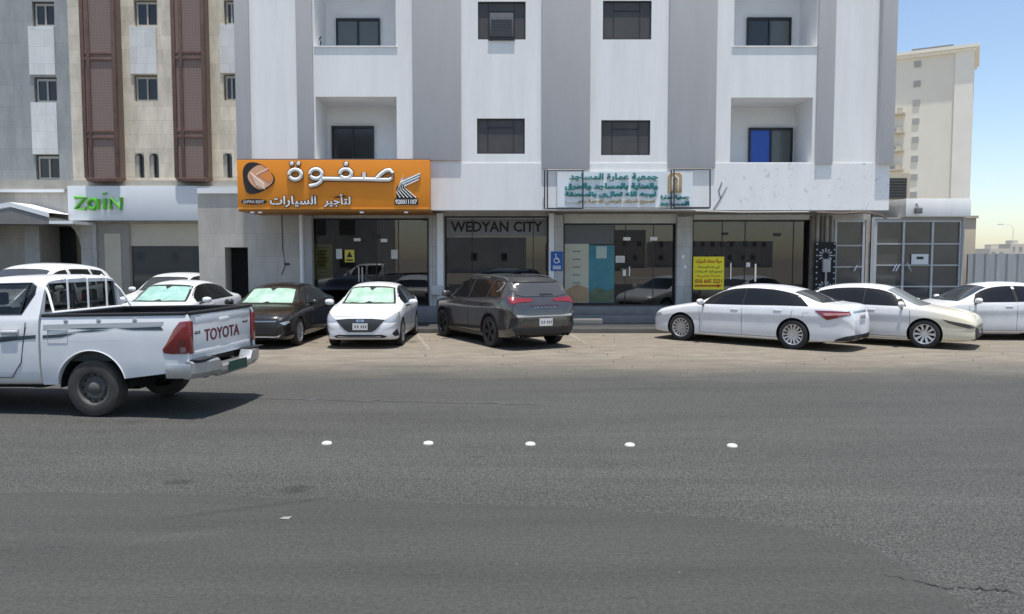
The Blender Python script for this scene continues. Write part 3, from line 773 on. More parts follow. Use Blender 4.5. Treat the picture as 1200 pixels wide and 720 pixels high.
# spotlights under the orange sign
mb = MB()
for px in (296, 305, 424, 476):
    X = fx(px, 21.4); mb.box(X - .05, X + .05, 21.35, 21.45, z0 - .10, z0 - .062)
mb.obj('downlight', white_pt, sg)

# teal fascia lettering with two dark steel frames
YT = YF - .14
tg = thing('association_sign', 'teal and gold Arabic fascia lettering held in two thin dark frames', 'sign', (fx(735, YT), YT, fz(245, YT)))
fr = MB()
def rect_frame(mb, a, b, t, u, Y, w_):
    for (p, q) in (((a, t), (b, t)), ((b, t), (b, u)), ((b, u), (a, u)), ((a, u), (a, t))):
        A_, B_ = at(*p, Y), at(*q, Y); mb.tube([(A_[0], Y, A_[1]), (B_[0], Y, B_[1])], w_, 5)
rect_frame(fr, 641.5, 683, 199.5, 244.5, YT - .1, .022); rect_frame(fr, 790, 832, 198.5, 243.5, YT - .1, .022)
for px in (638.2, 786.5):
    A_, B_ = at(px, 199.5, YT), at(px, 245, YT); fr.tube([(A_[0], YT, A_[1]), (B_[0], YT, B_[1])], .02, 5)
A_, B_ = at(638, 245, YT), at(832, 244.5, YT); fr.tube([(A_[0], YT + .04, A_[1]), (B_[0], YT + .04, B_[1])], .012, 5)
fr.obj('frame', mat('frame_dark', (.05, .05, .055), .5), tg)
MB().box(fx(653, YT), fx(812, YT), YT + .06, YT + .1, fz(243, YT), fz(201, YT)).obj('panel', mat('pale_panel', (.76, .79, .80), .35, noise=.04, nscale=1.5), tg)
YL = YT + .05
def tx(body, a, b, t, u, m_, off=.03): text_on('lettering', body, fx(a, YL, 220), fx(b, YL, 220), fz(u, YL), fz(t, YL), YL, m_, tg, .03, off)
tx(arab('جمعية عمارة المساجد'), 667, 771, 203, 213, teal, .035)
tx(arab('والعناية بالمساجد والطرق'), 662, 771, 214.5, 223.5, teal, .045)
tx(arab('لوجه الله تعالى بالمنطقة'), 662, 769, 224.5, 232, teal, .045)
tx(arab('تصريح المركز الوطني للتنمية رقم'), 678, 768, 233.5, 239.5, gold, .02)
tx(arab('جمعية عمارة'), 774, 808, 228.5, 235, teal, .045)
tx(arab('المساجد'), 773, 808, 236, 242.5, teal, .045)
MB().prism(pp([(783, 226), (783, 206), (785.5, 203), (796, 203), (798.5, 206), (798.5, 226)], YL), YL - .06, YL).obj('arch_emblem', gold, tg)
MB().prism(pp([(786.5, 224), (786.5, 209), (790.5, 205), (795, 209), (795, 224), (793.5, 224), (793.5, 210), (790.5, 207.2), (788, 210), (788, 224)], YL), YL - .072, YL - .062).obj('arch_line', letter_white, tg)
MB().box(fx(664, YL), fx(677, YL), YL - .03, YL, fz(238, YL), fz(235.5, YL)).obj('white_bar', letter_white, tg)

# WEDYAN CITY lettering on the second shop window
wg = thing('window_lettering', 'black capital letters reading WEDYAN CITY on the second shop window', 'lettering', (fx(582, YG), YG, fz(270, YG)))
text_on('lettering', 'WEDYAN CITY', fx(528, YG), fx(636, YG), fz(272, YG), fz(259.5, YG), YG + .083, mat('vinyl_black', (.004, .004, .004), .6), wg, .01, .022)
MB().box(fx(522.5, YG), fx(641, YG), YG + .086, YG + .094, fz(277, YG), fz(256.5, YG)).obj('frosted_band', mat('frosted_grey', (.19, .19, .185), .45), wg)

# posters and notices
def sheet(name, label, cat, a, b, t, u, Y, m_, group=None):
    x0_, z1_ = at(a, t, Y); x1_, z0_ = at(b, u, Y)
    o = thing(name, label, cat, ((x0_ + x1_) / 2, Y, z0_), 0, group)
    MB().box(x0_, x1_, Y - .012, Y, z0_, z1_).obj('sheet', m_, o)
    return o, x0_, x1_, z0_, z1_, Y - .013
YPO = YG + .05
o, a, b, c_, d_, yy = sheet('poster', 'bright yellow paper poster with a red arrow and a phone number', 'poster', 812.5, 848, 301, 339.5, YG - .02, yellow)
Hh, Ww = d_ - c_, b - a
text_on('lettering', arab('صيانة سطحات للسيارات'), a + .08 * Ww, b - .08 * Ww, d_ - .22 * Hh, d_ - .06 * Hh, yy, red_ink, o, .003, .03)
text_on('lettering', arab('في هذه المنطقة'), a + .15 * Ww, b - .15 * Ww, d_ - .38 * Hh, d_ - .27 * Hh, yy, mat('green_ink', (.05, .12, .02), .6), o, .003, .02)
text_on('lettering', arab('لجميع انواع السيارات'), a + .06 * Ww, b - .06 * Ww, d_ - .51 * Hh, d_ - .41 * Hh, yy, MATS['green_ink'], o, .003, .02)
text_on('lettering', arab('خدمة متميزة'), a + .12 * Ww, b - .12 * Ww, d_ - .64 * Hh, d_ - .54 * Hh, yy, red_ink, o, .003, .02)
text_on('lettering', '056 665 2221', a + .06 * Ww, b - .06 * Ww, d_ - .80 * Hh, d_ - .68 * Hh, yy, red_ink, o, .003, .03)
zc = c_ + .11 * Hh
MB().prism([(a + .05 * Ww, zc - .02 * Hh), (b - .22 * Ww, zc - .02 * Hh), (b - .22 * Ww, zc - .055 * Hh), (b - .05 * Ww, zc + .01), (b - .22 * Ww, zc + .065 * Hh), (b - .22 * Ww, zc + .03 * Hh), (a + .05 * Ww, zc + .03 * Hh)], yy - .004, yy).obj('arrow', mat('arrow_red', (.55, .07, .01), .6), o)
o, a, b, c_, d_, yy = sheet('poster', 'tall dull yellow poster behind the glass of the rental shop', 'poster', 365.8, 390, 286, 328, YPO + .085, yellow_dull)
mb = MB()
for k in range(9): 
    z = d_ - (d_ - c_) * (.08 + .1 * k); mb.box(a + .12 + .1 * (k % 2), b - .1 - .07 * (k % 3), yy - .003, yy, z - .035, z)
mb.obj('print', mat('print_olive', (.17, .14, .03), .7), o)
o, a, b, c_, d_, yy = sheet('warning_notice', 'small yellow warning notice with a black triangle on the rental shop door', 'notice', 404, 415.5, 293, 307.5, YPO + .04, mat('notice_yellow', (.72, .62, .10), .6))
MB().prism([((a + b) / 2 - .09, c_ + .15), ((a + b) / 2 + .09, c_ + .15), ((a + b) / 2, d_ - .04)], yy - .004, yy).obj('triangle', letter_dark, o)
MB().box(a + .04, b - .04, yy - .004, yy, c_ + .04, c_ + .09).obj('print', letter_dark, o)
def note(label, a, b, t, u): 
    o, a, b, c_, d_, yy = sheet('paper_notice', label, 'notice', a, b, t, u, YPO + .04, paper)
    mb = MB()
    for k in range(5): mb.box(a + .02, b - .02 - .02 * (k % 2), yy - .003, yy, d_ - .05 - k * (d_ - c_) * .17, d_ - .04 - k * (d_ - c_) * .17)
    mb.obj('print', mat('print_grey', (.35, .35, .35), .7), o)
note('white paper notice on the rental shop door, left of the yellow warning notice', 394, 401, 292, 303.5)
note('white paper notice on the right hand side of the rental shop glass', 458.5, 466, 293, 303.5)
note('small white paper notice beside the teal poster in the third shop', 721.5, 732, 300, 308)
postg = mat('poster_beige', (.50, .44, .33), .5, noise=.0, col2=(.50, .56, .46), nscale=.8, stretch=(1, 1, 1.6))
o, a, b, c_, d_, yy = sheet('window_poster', 'tall beige and pale green poster covering the left shop window panel', 'poster', 661.5, 689.5, 286, 355, YPO + .02, postg)
mb = MB()
for k in range(5): mb.box((a + b) / 2 - .12, (a + b) / 2 + .12, yy - .003, yy, d_ - .25 - .24 * k, d_ - .21 - .24 * k)
mb.obj('print', mat('print_green', (.16, .26, .22), .6), o)
MB().prism(pp([(662, 341), (676, 333), (689, 338), (689, 354.5), (662, 354.5)], yy), yy - .004, yy).obj('print_dune', mat('dune', (.40, .27, .15), .6, noise=.15, nscale=3), o)
postt = mat('poster_teal', (.03, .17, .24), .4, col2=(.06, .26, .26), nscale=.9)
o, a, b, c_, d_, yy = sheet('window_poster', 'tall teal blue poster with a pale square, beside the shop door', 'poster', 690, 719.5, 287.5, 355, YPO + .02, postt)
MB().box(fx(699, yy), fx(711.5, yy), yy - .004, yy, fz(303, yy), fz(289, yy)).obj('pale_square', mat('pale_green', (.42, .52, .48), .5), o)
MB().prism(pp([(690.5, 343), (700, 336), (712, 341), (719, 338), (719, 354.5), (690.5, 354.5)], yy), yy - .004, yy).obj('print_hills', mat('hill_green', (.12, .16, .09), .6, noise=.3, nscale=4), o)
# accessible parking sign
o, a, b, c_, d_, yy = sheet('accessible_sign', 'blue accessible parking sign with a white wheelchair symbol on the column', 'sign', 645.5, 659.5, 295, 317.5, YG - .27, signblue)
mb = MB(); cx, cz = (a + b) / 2, d_ - .22
mb.lathe([(.085, 0), (.085, -.004), (.062, -.004), (.062, 0)], 20, 'y', (cx - .01, yy, cz - .05))
mb.tube([(cx - .03, yy - .003, cz + .10), (cx - .02, yy - .003, cz), (cx + .05, yy - .003, cz - .01), (cx + .085, yy - .003, cz - .10)], .016, 6)
mb.lathe([(.0, -.006), (.022, -.006), (.022, 0)], 12, 'y', (cx - .035, yy, cz + .13))
mb.obj('wheelchair_symbol', letter_white, o)
mb = MB()
for k in range(3): mb.box(a + .06, b - .06, yy - .003, yy, c_ + .05 + .04 * k, c_ + .07 + .04 * k)
mb.obj('print', letter_white, o)
# reception desk and furniture visible through the glass
o = thing('reception_desk', 'dark green reception desk behind the glass of the third shop', 'desk', (fx(765, 25), 25, ZFL))
MB().box(fx(741, 24.6), fx(790, 24.6), 24.5, 25.2, ZFL, ZFL + .8).obj('front', mat('desk_green', (.02, .07, .06), .35), o, bevel=.02)
MB().box(fx(738, 24.6), fx(793, 24.6), 24.42, 25.25, ZFL + .805, ZFL + .86).obj('worktop', mat('desk_top', (.32, .36, .34), .3), o, bevel=.01)
o = thing('office_desk', 'black office desk inside the rental shop', 'desk', (fx(450, 25.4), 25.4, ZFL))
MB().box(fx(425, 25.4), fx(468, 25.4), 25.4, 26, ZFL, ZFL + .95).obj('front', black, o, bevel=.02)
MB().box(fx(423, 25.4), fx(470, 25.4), 25.35, 26.05, ZFL + .955, ZFL + 1.0).obj('worktop', mat('desk_grey', (.2, .2, .2), .3), o)

# ------------------------------------------------------------------ stone building on the left
YN = 28.0
nb = thing('stone_building', 'stone clad building with brown latticed bays and a white shop fascia', 'building', (-20, YN + 6, 0))
stone_b = tile_mat('beige_stone', (0.80, 0.72, 0.575), (0.66, 0.595, 0.475), (0.46, 0.42, 0.335), 1.0, 0.5, nz=0.14, msize=0.004)
stone_g = tile_mat('grey_stone', (0.36, 0.375, 0.36), (0.32, 0.335, 0.325), (0.24, 0.25, 0.24), 1.4, 0.75, nz=0.10, msize=0.004)
stone_w = tile_mat('white_marble', (0.76, 0.76, 0.73), (0.68, 0.68, 0.65), (0.5, 0.5, 0.48), 0.6, 0.6, nz=0.07, msize=0.004)
band_m = mat('stone_band', (0.38, 0.36, 0.31), 0.8, noise=.12, nscale=2)
xn0, xn1 = fx(-170, YN, 100), fx(285, YN, 100)
zb2, HN = fz(213, YN), 17.0
mb = MB()
NW = [(38, 64, 2, 31, 0), (157, 184.5, 0, 31, 1), (262.5, 277, 0, 29, 1), (40, 67, 90.5, 120, 0), (157, 185, 88, 119, 1), (262, 278, 87, 118, 1), (42, 70, 181.5, 210.5, 0)]
nh = []
for (a, b, t, u, k) in NW: nh.append((fx(a, YN, (t + u) / 2), fx(b, YN, (t + u) / 2), fz(u, YN), fz(t, YN), .22, True))
for (a, b) in ((158, 169), (175, 186), (261.5, 272)): nh.append((fx(a, YN, 190), fx(b, YN, 190), fz(208.5, YN), fz(180, YN), .25, True))
xm = fx(82, YN, 100)
wallgrid(mb, xn0, xm, zb2, HN, YN, [h for h in nh if h[0] < xm], 0)
wallgrid(mb, xm, xn1, zb2, HN, YN, [h for h in nh if h[0] >= xm], 1)
mb.quad((xn0, YN, HN), (xn1, YN, HN), (xn1, YN + 12, HN), (xn0, YN + 12, HN)); mb.quad((xn0, YN, 0), (xn0, YN + 12, 0), (xn0, YN + 12, HN), (xn0, YN, HN)); mb.quad((xn1, YN, 0), (xn1, YN + 12, 0), (xn1, YN + 12, HN), (xn1, YN, HN))
mb.quad((xn0, YN + 12, 0), (xn1, YN + 12, 0), (xn1, YN + 12, HN), (xn0, YN + 12, HN))
mb.obj('wall', [stone_g, stone_b], nb)
# marble strips between windows
for (a, b, segs) in ((36, 66, ((31.5, 88), (120.5, 181))), (154, 185, ((31.5, 87),)), (259, 277, ((29.5, 86),))):
    for (t, u) in segs: MB().box(fx(a, YN, 100), fx(b, YN, 100), YN - .05, YN + .02, fz(u, YN), fz(t, YN)).obj('marble_panel', stone_w, nb)
winframe = mat('beige_frame', (.42, .40, .35), .5)
for (a, b, t, u, k) in NW:
    sliding_window(nb, fx(a, YN, (t + u) / 2) + .06, fx(b, YN, (t + u) / 2) - .01, fz(u, YN) + .02, fz(t, YN) - .05, YN + .13, winframe, pane_dark, mat('pane_charcoal', (.035, .033, .033), .15), None, .055)
for (a, b) in ((158, 169), (175, 186), (261.5, 272)):      # narrow arched windows
    x0, x1, z0, z1 = fx(a, YN, 190), fx(b, YN, 190), fz(208.5, YN), fz(180, YN)
    cx, r_ = (x0 + x1) / 2, (x1 - x0) / 2
    f = MB(); n_ = 8
    for k in range(n_):                                    # spandrels round the arched head
        a0, a1 = math.pi * k / n_, math.pi * (k + 1) / n_
        p, q = (cx + r_ * math.cos(a0), z1 - r_ + r_ * math.sin(a0)), (cx + r_ * math.cos(a1), z1 - r_ + r_ * math.sin(a1))
        f.quad((p[0], YN - .002, p[1]), (q[0], YN - .002, q[1]), (q[0], YN - .002, z1 + .02), (p[0], YN - .002, z1 + .02))
        f.quad((p[0], YN - .002, p[1]), (q[0], YN - .002, q[1]), (q[0], YN + .2, q[1]), (p[0], YN + .2, p[1]))
    fo = f.obj('arched_window', band_m, nb)
    MB().box(x0 + .02, x1 - .0, YN + .17, YN + .2, z0, z1 - .02).obj('pane', pane_dark, fo)
    MB().box(x0, x0 + r_ * .75, YN + .05, YN + .16, z0, z1 - .06).obj('frame', winframe, fo)
# brown latticed bays
brown = mat('brown_frame', (.155, .088, .068), .6, noise=.2, nscale=3)
def lattice_mat():
    m = bpy.data.materials.new('brown_lattice'); m.use_nodes = True
    n, l = m.node_tree.nodes, m.node_tree.links
    b = n['Principled BSDF']; b.inputs['Roughness'].default_value = .6
    tc = n.new('ShaderNodeTexCoord'); mp = n.new('ShaderNodeMapping'); mp.inputs['Rotation'].default_value = (0, R(45), 0); mp.inputs['Scale'].default_value = (26, 26, 26)
    ck = n.new('ShaderNodeTexChecker'); ck.inputs['Scale'].default_value = 1.0
    ck.inputs[1].default_value = (.27, .195, .165, 1); ck.inputs[2].default_value = (.15, .105, .088, 1)
    l.new(tc.outputs['Object'], mp.inputs[0]); l.new(mp.outputs[0], ck.inputs[0]); l.new(ck.outputs[0], b.inputs['Base Color'])
    return m
lattice = lattice_mat()
for (a, b, asplit, r0) in ((95, 136, 103.5, 62), (201.5, 240.5, 212, 61)):
    Yb = YN - .55
    x0, x1, z0, z1 = fx(a, Yb, 100), fx(b, Yb, 100), fz(213, Yb), HN - 1
    mb = MB(); mb.box(x0 + .03, x1 - .03, Yb + .06, YN + .02, z0 + .1, z1)
    bay = mb.obj('latticed_bay', lattice, nb)
    f = MB(); tk = .13
    f.box(x0, x0 + tk, Yb, Yb + .12, z0 + .15, z1); f.box(x1 - tk, x1, Yb, Yb + .12, z0 + .15, z1)
    xs_ = fx(asplit, Yb, 100); f.box(xs_ - .06, xs_ + .06, Yb + .01, Yb + .12, z0 + .15, z1)
    for py in (r0, r0 + 7, r0 + 92, r0 + 99, r0 - 85, r0 - 78):
        z = fz(py, Yb); f.box(x0 + tk, xs_ - .06, Yb + .02, Yb + .11, z - .06, z + .06); f.box(xs_ + .06, x1 - tk, Yb + .02, Yb + .11, z - .06, z + .06)
    f.prism([(x0 + .12, z0), (x1 - .12, z0), (x1, z0 + .15), (x0, z0 + .15)], Yb - .01, YN)
    f.obj('bay_frame', brown, bay, bevel=.015)
# string course and ground floor
MB().box(xn0, xn1, YN - .12, YN - .002, fz(222, YN), fz(212, YN)).obj('string_course', band_m, nb)
MB().box(xn0, fx(79, YN), YN - .2, YN - .125, fz(226, YN), fz(222.5, YN)).obj('white_moulding', white_pt, nb)
mb = MB(); zt2 = fz(222, YN)
ah = [(fx(48, YN, 290), fx(96, YN, 290), .12, fz(264, YN), 1.2, True), (fx(-40, YN, 290), fx(29, YN, 290), .12, fz(262, YN), 1.2, True), (fx(153, YN, 300), fx(236, YN, 300), .5, fz(262, YN), .35, True)]
wallgrid(mb, xn0, xn1, 0, zt2, YN, ah)
mb.obj('ground_floor_wall', concrete, nb)
MB().quad((fx(48, YN, 290) + .02, YN + 1.15, .13), (fx(96, YN, 290) - .02, YN + 1.15, .13), (fx(96, YN, 290) - .02, YN + 1.15, fz(264, YN) - .02), (fx(48, YN, 290) + .02, YN + 1.15, fz(264, YN) - .02)).obj('entrance_glass', mat('entrance_dark', (.012, .018, .017), .1), nb)
MB().box(fx(30, YN, 290), fx(47.5, YN, 290), YN - .05, YN + .3, .12, fz(262, YN)).obj('pier', mat('pier_grey', (.36, .36, .34), .8, noise=.1, nscale=2), nb)
# arched spandrel at the right of the entrance
sp_ = pp([(82, 264), (97, 264), (97, 300), (95.5, 290), (93, 279), (88, 270)], YN)
MB().prism(sp_, YN - .03, YN + .3).obj('arch_spandrel', concrete, nb)
MB().box(fx(97, YN, 290), fx(115, YN, 290), YN - .12, YN - .002, .12, fz(262, YN)).obj('column', coltile, nb)
# gabled entrance canopy
YC = YN - 1.4
gab = pp([(-60, 262), (-60, 254), (-10, 247.5), (12, 243.5), (57, 255.5), (58, 262.5), (50, 263)], YC)
MB().prism(gab, YC, YN - .01).obj('canopy', mat('canopy_grey', (.20, .195, .185), .8, noise=.1, nscale=2), nb)
mb = MB()
for (p, q) in (((-10, 246.5), (12, 242.5)), ((12, 242.5), (58, 255))):
    a, b = at(*p, YC), at(*q, YC); mb.quad((a[0], YC - .02, a[1]), (b[0], YC - .02, b[1]), (b[0], YC - .02, b[1] + .16), (a[0], YC - .02, a[1] + .16)); mb.quad((a[0], YC - .02, a[1] + .16), (b[0], YC - .02, b[1] + .16), (b[0], YN, b[1] + .16), (a[0], YN, a[1] + .16))
mb.box(fx(57, YC), fx(85, YC), YC - .02, YN - .02, fz(262.5, YC), fz(259, YC)); mb.obj('canopy_edge', white_pt, nb)
# shop frontage
beige = mat('beige_cladding', (.52, .475, .37), .7, noise=.06, nscale=1.5)
MB().box(fx(115.5, YN, 300), fx(152.5, YN, 300), YN - .04, YN - .002, .12, fz(262, YN)).obj('cladding_panel', mat('cladding_grey', (.30, .28, .24), .7, noise=.08, nscale=2), nb)
MB().box(fx(124, YN, 300), fx(143, YN, 300), YN - .07, YN - .042, .3, fz(274, YN)).obj('cladding_panel', beige, nb)
MB().box(fx(150, YN, 270) + .02, fx(236, YN, 270) - .02, YN + .05, YN + .2, fz(288.5, YN), fz(262.2, YN)).obj('window_fascia', beige, nb)
MB().box(fx(153, YN, 300) + .02, fx(236, YN, 300) - .02, YN + .1, YN + .13, .52, fz(288.7, YN)).obj('shop_window', mat('shop_window_dark', (.05, .06, .062), .04, spec=.8), nb)
# shop fascia with green name
YZ = YN - .45
zs = thing('fascia_sign', 'long white fascia sign with a green shop name', 'sign', (fx(155, YZ), YZ, fz(258.5, YZ)))
MB().box(fx(79.5, YZ), fx(232, YZ), YZ, YN - .13, fz(258.5, YZ), fz(218, YZ)).obj('panel', mat('fascia_white', (.66, .68, .70), .4, noise=.02, nscale=1), zs, bevel=.01)
MB().box(fx(232, YZ) + .005, fx(280, YZ), YZ + .05, YN - .13, fz(226.8, YZ), fz(218.3, YZ)).obj('panel', MATS['fascia_white'], zs)
mb = MB(); rr = .068
def stroke(pts_, r_=rr): mb.tube([(at(p[0], p[1], YZ)[0], YZ - .04, at(p[0], p[1], YZ)[1]) for p in pts_], r_, 8)
stroke([(88.5, 231.8), (101, 231.8), (89, 245), (101.5, 245)])
ca, ra = (109.5, 239.5), 5.0
stroke([(ca[0] + ra * math.cos(t * math.pi / 8), ca[1] + ra * 1.1 * math.sin(t * math.pi / 8)) for t in range(17)])
stroke([(115.5, 233.5), (116, 245.5)])
stroke([(123.5, 233), (123.5, 245.5)])
stroke([(123.2, 226.5), (123.6, 227.5)], .085)
stroke([(130.5, 245.5), (130.5, 232.5), (142.5, 245), (142.8, 231.5)])
mb.obj('lettering', zgreen, zs, smooth=True)

# ------------------------------------------------------------------ fence, far buildings
def fence_mat_():
    return mat('fence_sheet', (.36, .37, .37), .45, metal=.2, noise=.1, nscale=1.2, stretch=(3, 3, .6))
YFN = 24.2
fe = thing('metal_fence', 'tall grey corrugated metal fence beside the annex', 'fence', (24, YFN, 0))
mb = MB(); x = fx(1134, YFN, 320); zt = fz(297.5, YFN); x_end = 40
while x < x_end:
    for (dx, a_, b_) in ((.16, 0, 0), (.04, 0, .05), (.10, .05, .05), (.04, .05, 0)):
        mb.quad((x, YFN - a_, 0), (x + dx, YFN - b_, 0), (x + dx, YFN - b_, zt), (x, YFN - a_, zt)); x += dx
mb.obj('corrugated_sheet', fence_mat_(), fe)
for k in range(6): MB().box(fx(1134, YFN, 320) + k * 3, fx(1134, YFN, 320) + k * 3 + .07, YFN + .01, YFN + .08, 0, zt - .02).obj('post', mat('fence_post', (.25, .25, .25), .6), fe)
# tan pier next to the annex
o = thing('gate_pier', 'tan rendered pier standing behind the annex corner', 'pier', (fx(1138, 26), 26, 0))
MB().box(fx(1128, 26), fx(1145, 26), 26, 26.6, 0, fz(256, 26)).obj('shaft', mat('tan_render', (.52, .44, .32), .85, noise=.08, nscale=2), o, bevel=.02)
MB().box(fx(1128, 26) - .05, fx(1145, 26) + .04, 25.95, 26.65, fz(256, 26), fz(253, 26)).obj('pier_cap', MATS['tan_render'], o)
# tall tan block far behind
YT2 = 125.0
tb = thing('tan_tower_block', 'tall tan apartment block with small grey windows, far behind the white block', 'building')
cx, _ = at(1139, 140, YT2)
u = Vector((-.857, .516)); v_ = Vector((.516, .857))
HT = fz(56, YT2)
def tp(s, dep, z): return (cx + u.x * s - v_.x * dep * -1, YT2 + u.y * s + v_.y * dep, z)
def tbox(mb, s0, s1, d0, d1, z0, z1):
    i = len(mb.v)
    mb.v += [tp(s0, d0, z0), tp(s1, d0, z0), tp(s1, d1, z0), tp(s0, d1, z0), tp(s0, d0, z1), tp(s1, d0, z1), tp(s1, d1, z1), tp(s0, d1, z1)]
    for q in ((0, 3, 2, 1), (4, 5, 6, 7), (0, 1, 5, 4), (1, 2, 6, 5), (2, 3, 7, 6), (3, 0, 4, 7)): mb.f.append(tuple(i + k for k in q)); mb.m.append(0)
tanm = mat('tan_wall', (.78, .73, .61), .85, noise=.05, nscale=.12, stretch=(1, 1, .5))
mb = MB(); tbox(mb, 0, 30, 0, 14, 0, HT); mb.obj('wall', tanm, tb)
mb = MB(); tbox(mb, 0, 2.6, -.25, -.01, 0, HT); mb.obj('corner_pilaster', mat('tan_pilaster', (.84, .80, .69), .85, noise=.04, nscale=.2), tb)
mb = MB(); tbox(mb, -.7, 31, -.8, 14.8, HT + .01, HT + .5); tbox(mb, -.35, 31, -.45, 14.4, HT - .5, HT); mb.obj('cornice', MATS['tan_pilaster'], tb)
tw = mat('tower_window', (.40, .39, .36), .4)  # lightened to put distance haze into the window colour
for k, py in enumerate((77, 100, 122, 143.5, 165, 187, 208.5, 229)):
    s = 8.0; z = fz(py, YT2 + 5)
    mb = MB(); tbox(mb, s - .5, s + .5, -.12, -.01, z - .5, z + .5); mb.obj('window', tw, tb)
for k, py in enumerate((134, 156, 177, 199)):
    z = fz(py, YT2 + 6); mb = MB(); tbox(mb, 9.6, 13.5, -1.2, -.01, z - .3, z); tbox(mb, 10, 10.8, -1.0, -.3, z + .02, z + .8); tbox(mb, 11.6, 12.4, -1.0, -.3, z + .02, z + .8)
    mb.obj('balcony_ledge', mat('tan_ledge', (.55, .50, .40), .85), tb)
mb = MB(); tbox(mb, 3, 9, 1, 3, HT + .5, HT + 1.2); mb.obj('roof_structure', mat('roof_dark', (.2, .19, .18), .8), tb)
# dark window of the neighbour wall just behind the annex roof
o = thing('rear_wall', 'tan wall with a dark louvred window just above the annex roof', 'wall', (fx(1052, 40), 40, 0))
Yr = 40.0
MB().box(fx(1000, Yr, 220), fx(1066, Yr, 220), Yr, Yr + 1, 0, fz(203, Yr)).obj('wall', mat('tan_wall_near', (.56, .49, .37), .85, noise=.06, nscale=.6), o)
MB().box(fx(1041, Yr, 220), fx(1062, Yr, 220), Yr - .05, Yr - .003, fz(233, Yr), fz(209, Yr)).obj('louvred_window', mat('louvre_dark', (.045, .045, .04), .5), o)
mb = MB()
for k in range(7): mb.box(fx(1042, Yr, 220), fx(1061, Yr, 220), Yr - .075, Yr - .052, fz(232 - k * 3.2, Yr), fz(231 - k * 3.2, Yr))
mb.obj('louvre_slat', mat('louvre_slat', (.10, .10, .09), .5), o)
# low far skyline behind the fence
pale = mat('pale_far_wall', (.56, .52, .45), .9, noise=.08, nscale=.2)
for (a, b, t, Y, lab) in ((1160, 1186, 291.5, 210, 'low cream building far off behind the fence, left of the two'), (1184, 1230, 286, 240, 'taller cream building far off behind the fence at the frame edge')):
    o = thing('distant_building', lab, 'building', (fx(a, Y), Y, 0), 0, 'distant cream buildings')
    x0, x1, z1 = fx(a, Y, 290), fx(b, Y, 290), fz(t, Y)
    MB().box(x0, x1, Y, Y + 12, 0, z1).obj('wall', pale, o)
    MB().box(x0 + 1, x0 + 3, Y + 1, Y + 4, z1, z1 + 1.1).obj('roof_room', pale, o)
    for k in range(int((x1 - x0) / 2.2)): MB().box(x0 + .6 + 2.2 * k, x0 + 1.5 + 2.2 * k, Y - .1, Y - .01, z1 - 2.0, z1 - .9).obj('window', mat('far_window', (.30, .29, .27), .5), o)
o = thing('street_lamp', 'thin grey street lamp rising faintly behind the fence', 'street lamp', (fx(1187, 110, 280), 110, 0))
X = fx(1187, 110, 280)
MB().tube([(X, 110, 0), (X, 110, fz(268, 110)), (X - .3, 110, fz(264.5, 110)), (X - 1.6, 110, fz(263, 110))], [.05, .035, .03, .025], 6).obj('pole', mat('lamp_pole', (.62, .64, .66), .5), o)
MB().box(X - 2.2, X - 1.5, 109.9, 110.1, fz(263, 110) - .08, fz(263, 110) + .05).obj('lamp_head', MATS['lamp_pole'], o)

# buildings across the street (behind the camera): what the shop glass mirrors
for i, (xa, xb, yb, h, c_, lab) in enumerate((
        (-19.5, -12.6, -24, 13.5, (.50, .47, .42), 'tall pale apartment building across the street, mirrored in the rental shop glass'),
        (-52, -24, -40, 6.5, (.55, .50, .42), 'long sand coloured building across the street, left of the tall pale one'),
        (-11, 2, -62, 5.0, (.66, .64, .60), 'low white building across the street, mirrored in the second shop window'),
        (6, 18, -80, 4.6, (.50, .45, .38), 'brown building across the street, mirrored in the third shop'),
        (21, 29, -120, 8.2, (.52, .48, .42), 'narrow beige tower block far across the street'),
        (33, 60, -130, 6.0, (.55, .52, .47), 'wide low block far across the street'))):
    o = thing('street_building', lab, 'building', (xa, yb, 0))
    wm = mat('street_wall_' + 'abcdef'[i], c_, .9, noise=.1, nscale=.3)
    MB().box(xa, xb, yb - 12, yb, 0, h).obj('wall', wm, o)
    z = 1.2
    while z + 1.6 < h:
        x = xa + .9
        while x + 1.5 < xb: MB().box(x, x + (1.4 if i == 0 else .8), yb + .01, yb + .1, z + (0 if i == 0 else .5), z + 1.6).obj('window', pane_dark if i == 0 else pane_grey, o); x += 2.7 if i == 0 else random.choice((2.2, 3.1, 4.3))
        z += 3.0

# ------------------------------------------------------------------ reflective road studs
prof = [(.001, .026), (.026, .025), (.044, .020), (.056, .008), (.058, -.004)]
studm = mat('stud_ceramic', (.50, .49, .46), .5, col2=(.70, .69, .66), nscale=22)
first = None
names = ['leftmost of the five white round road studs', 'second from left of the five white round road studs', 'middle one of the five white round road studs', 'second from right of the five white round road studs', 'rightmost of the five white round road studs']
sme = MB().lathe(prof, 20, 'z')
for k, (px, py) in enumerate(((383, 520), (502, 520), (621.5, 521), (738, 522), (858, 523))):
    X, Y = gnd(px, py)
    if first is None: first = sme.obj('road_stud', studm, None, smooth=True); o = first
    else: o = first.copy(); C.objects.link(o)
    o.location = (X, Y, 0); tag(o, names[k], 'road stud', 'white road studs in a row')
X, Y = gnd(334, 608)
tag(MB().poly([(X - .04, Y - .02, .006), (X + .035, Y - .025, .004), (X + .05, Y + .02, .012), (X - .02, Y + .03, .006)]).obj('litter', mat('litter_grey', (.22, .22, .21), .8)), 'small scrap of white paper lying on the smooth asphalt', 'litter')
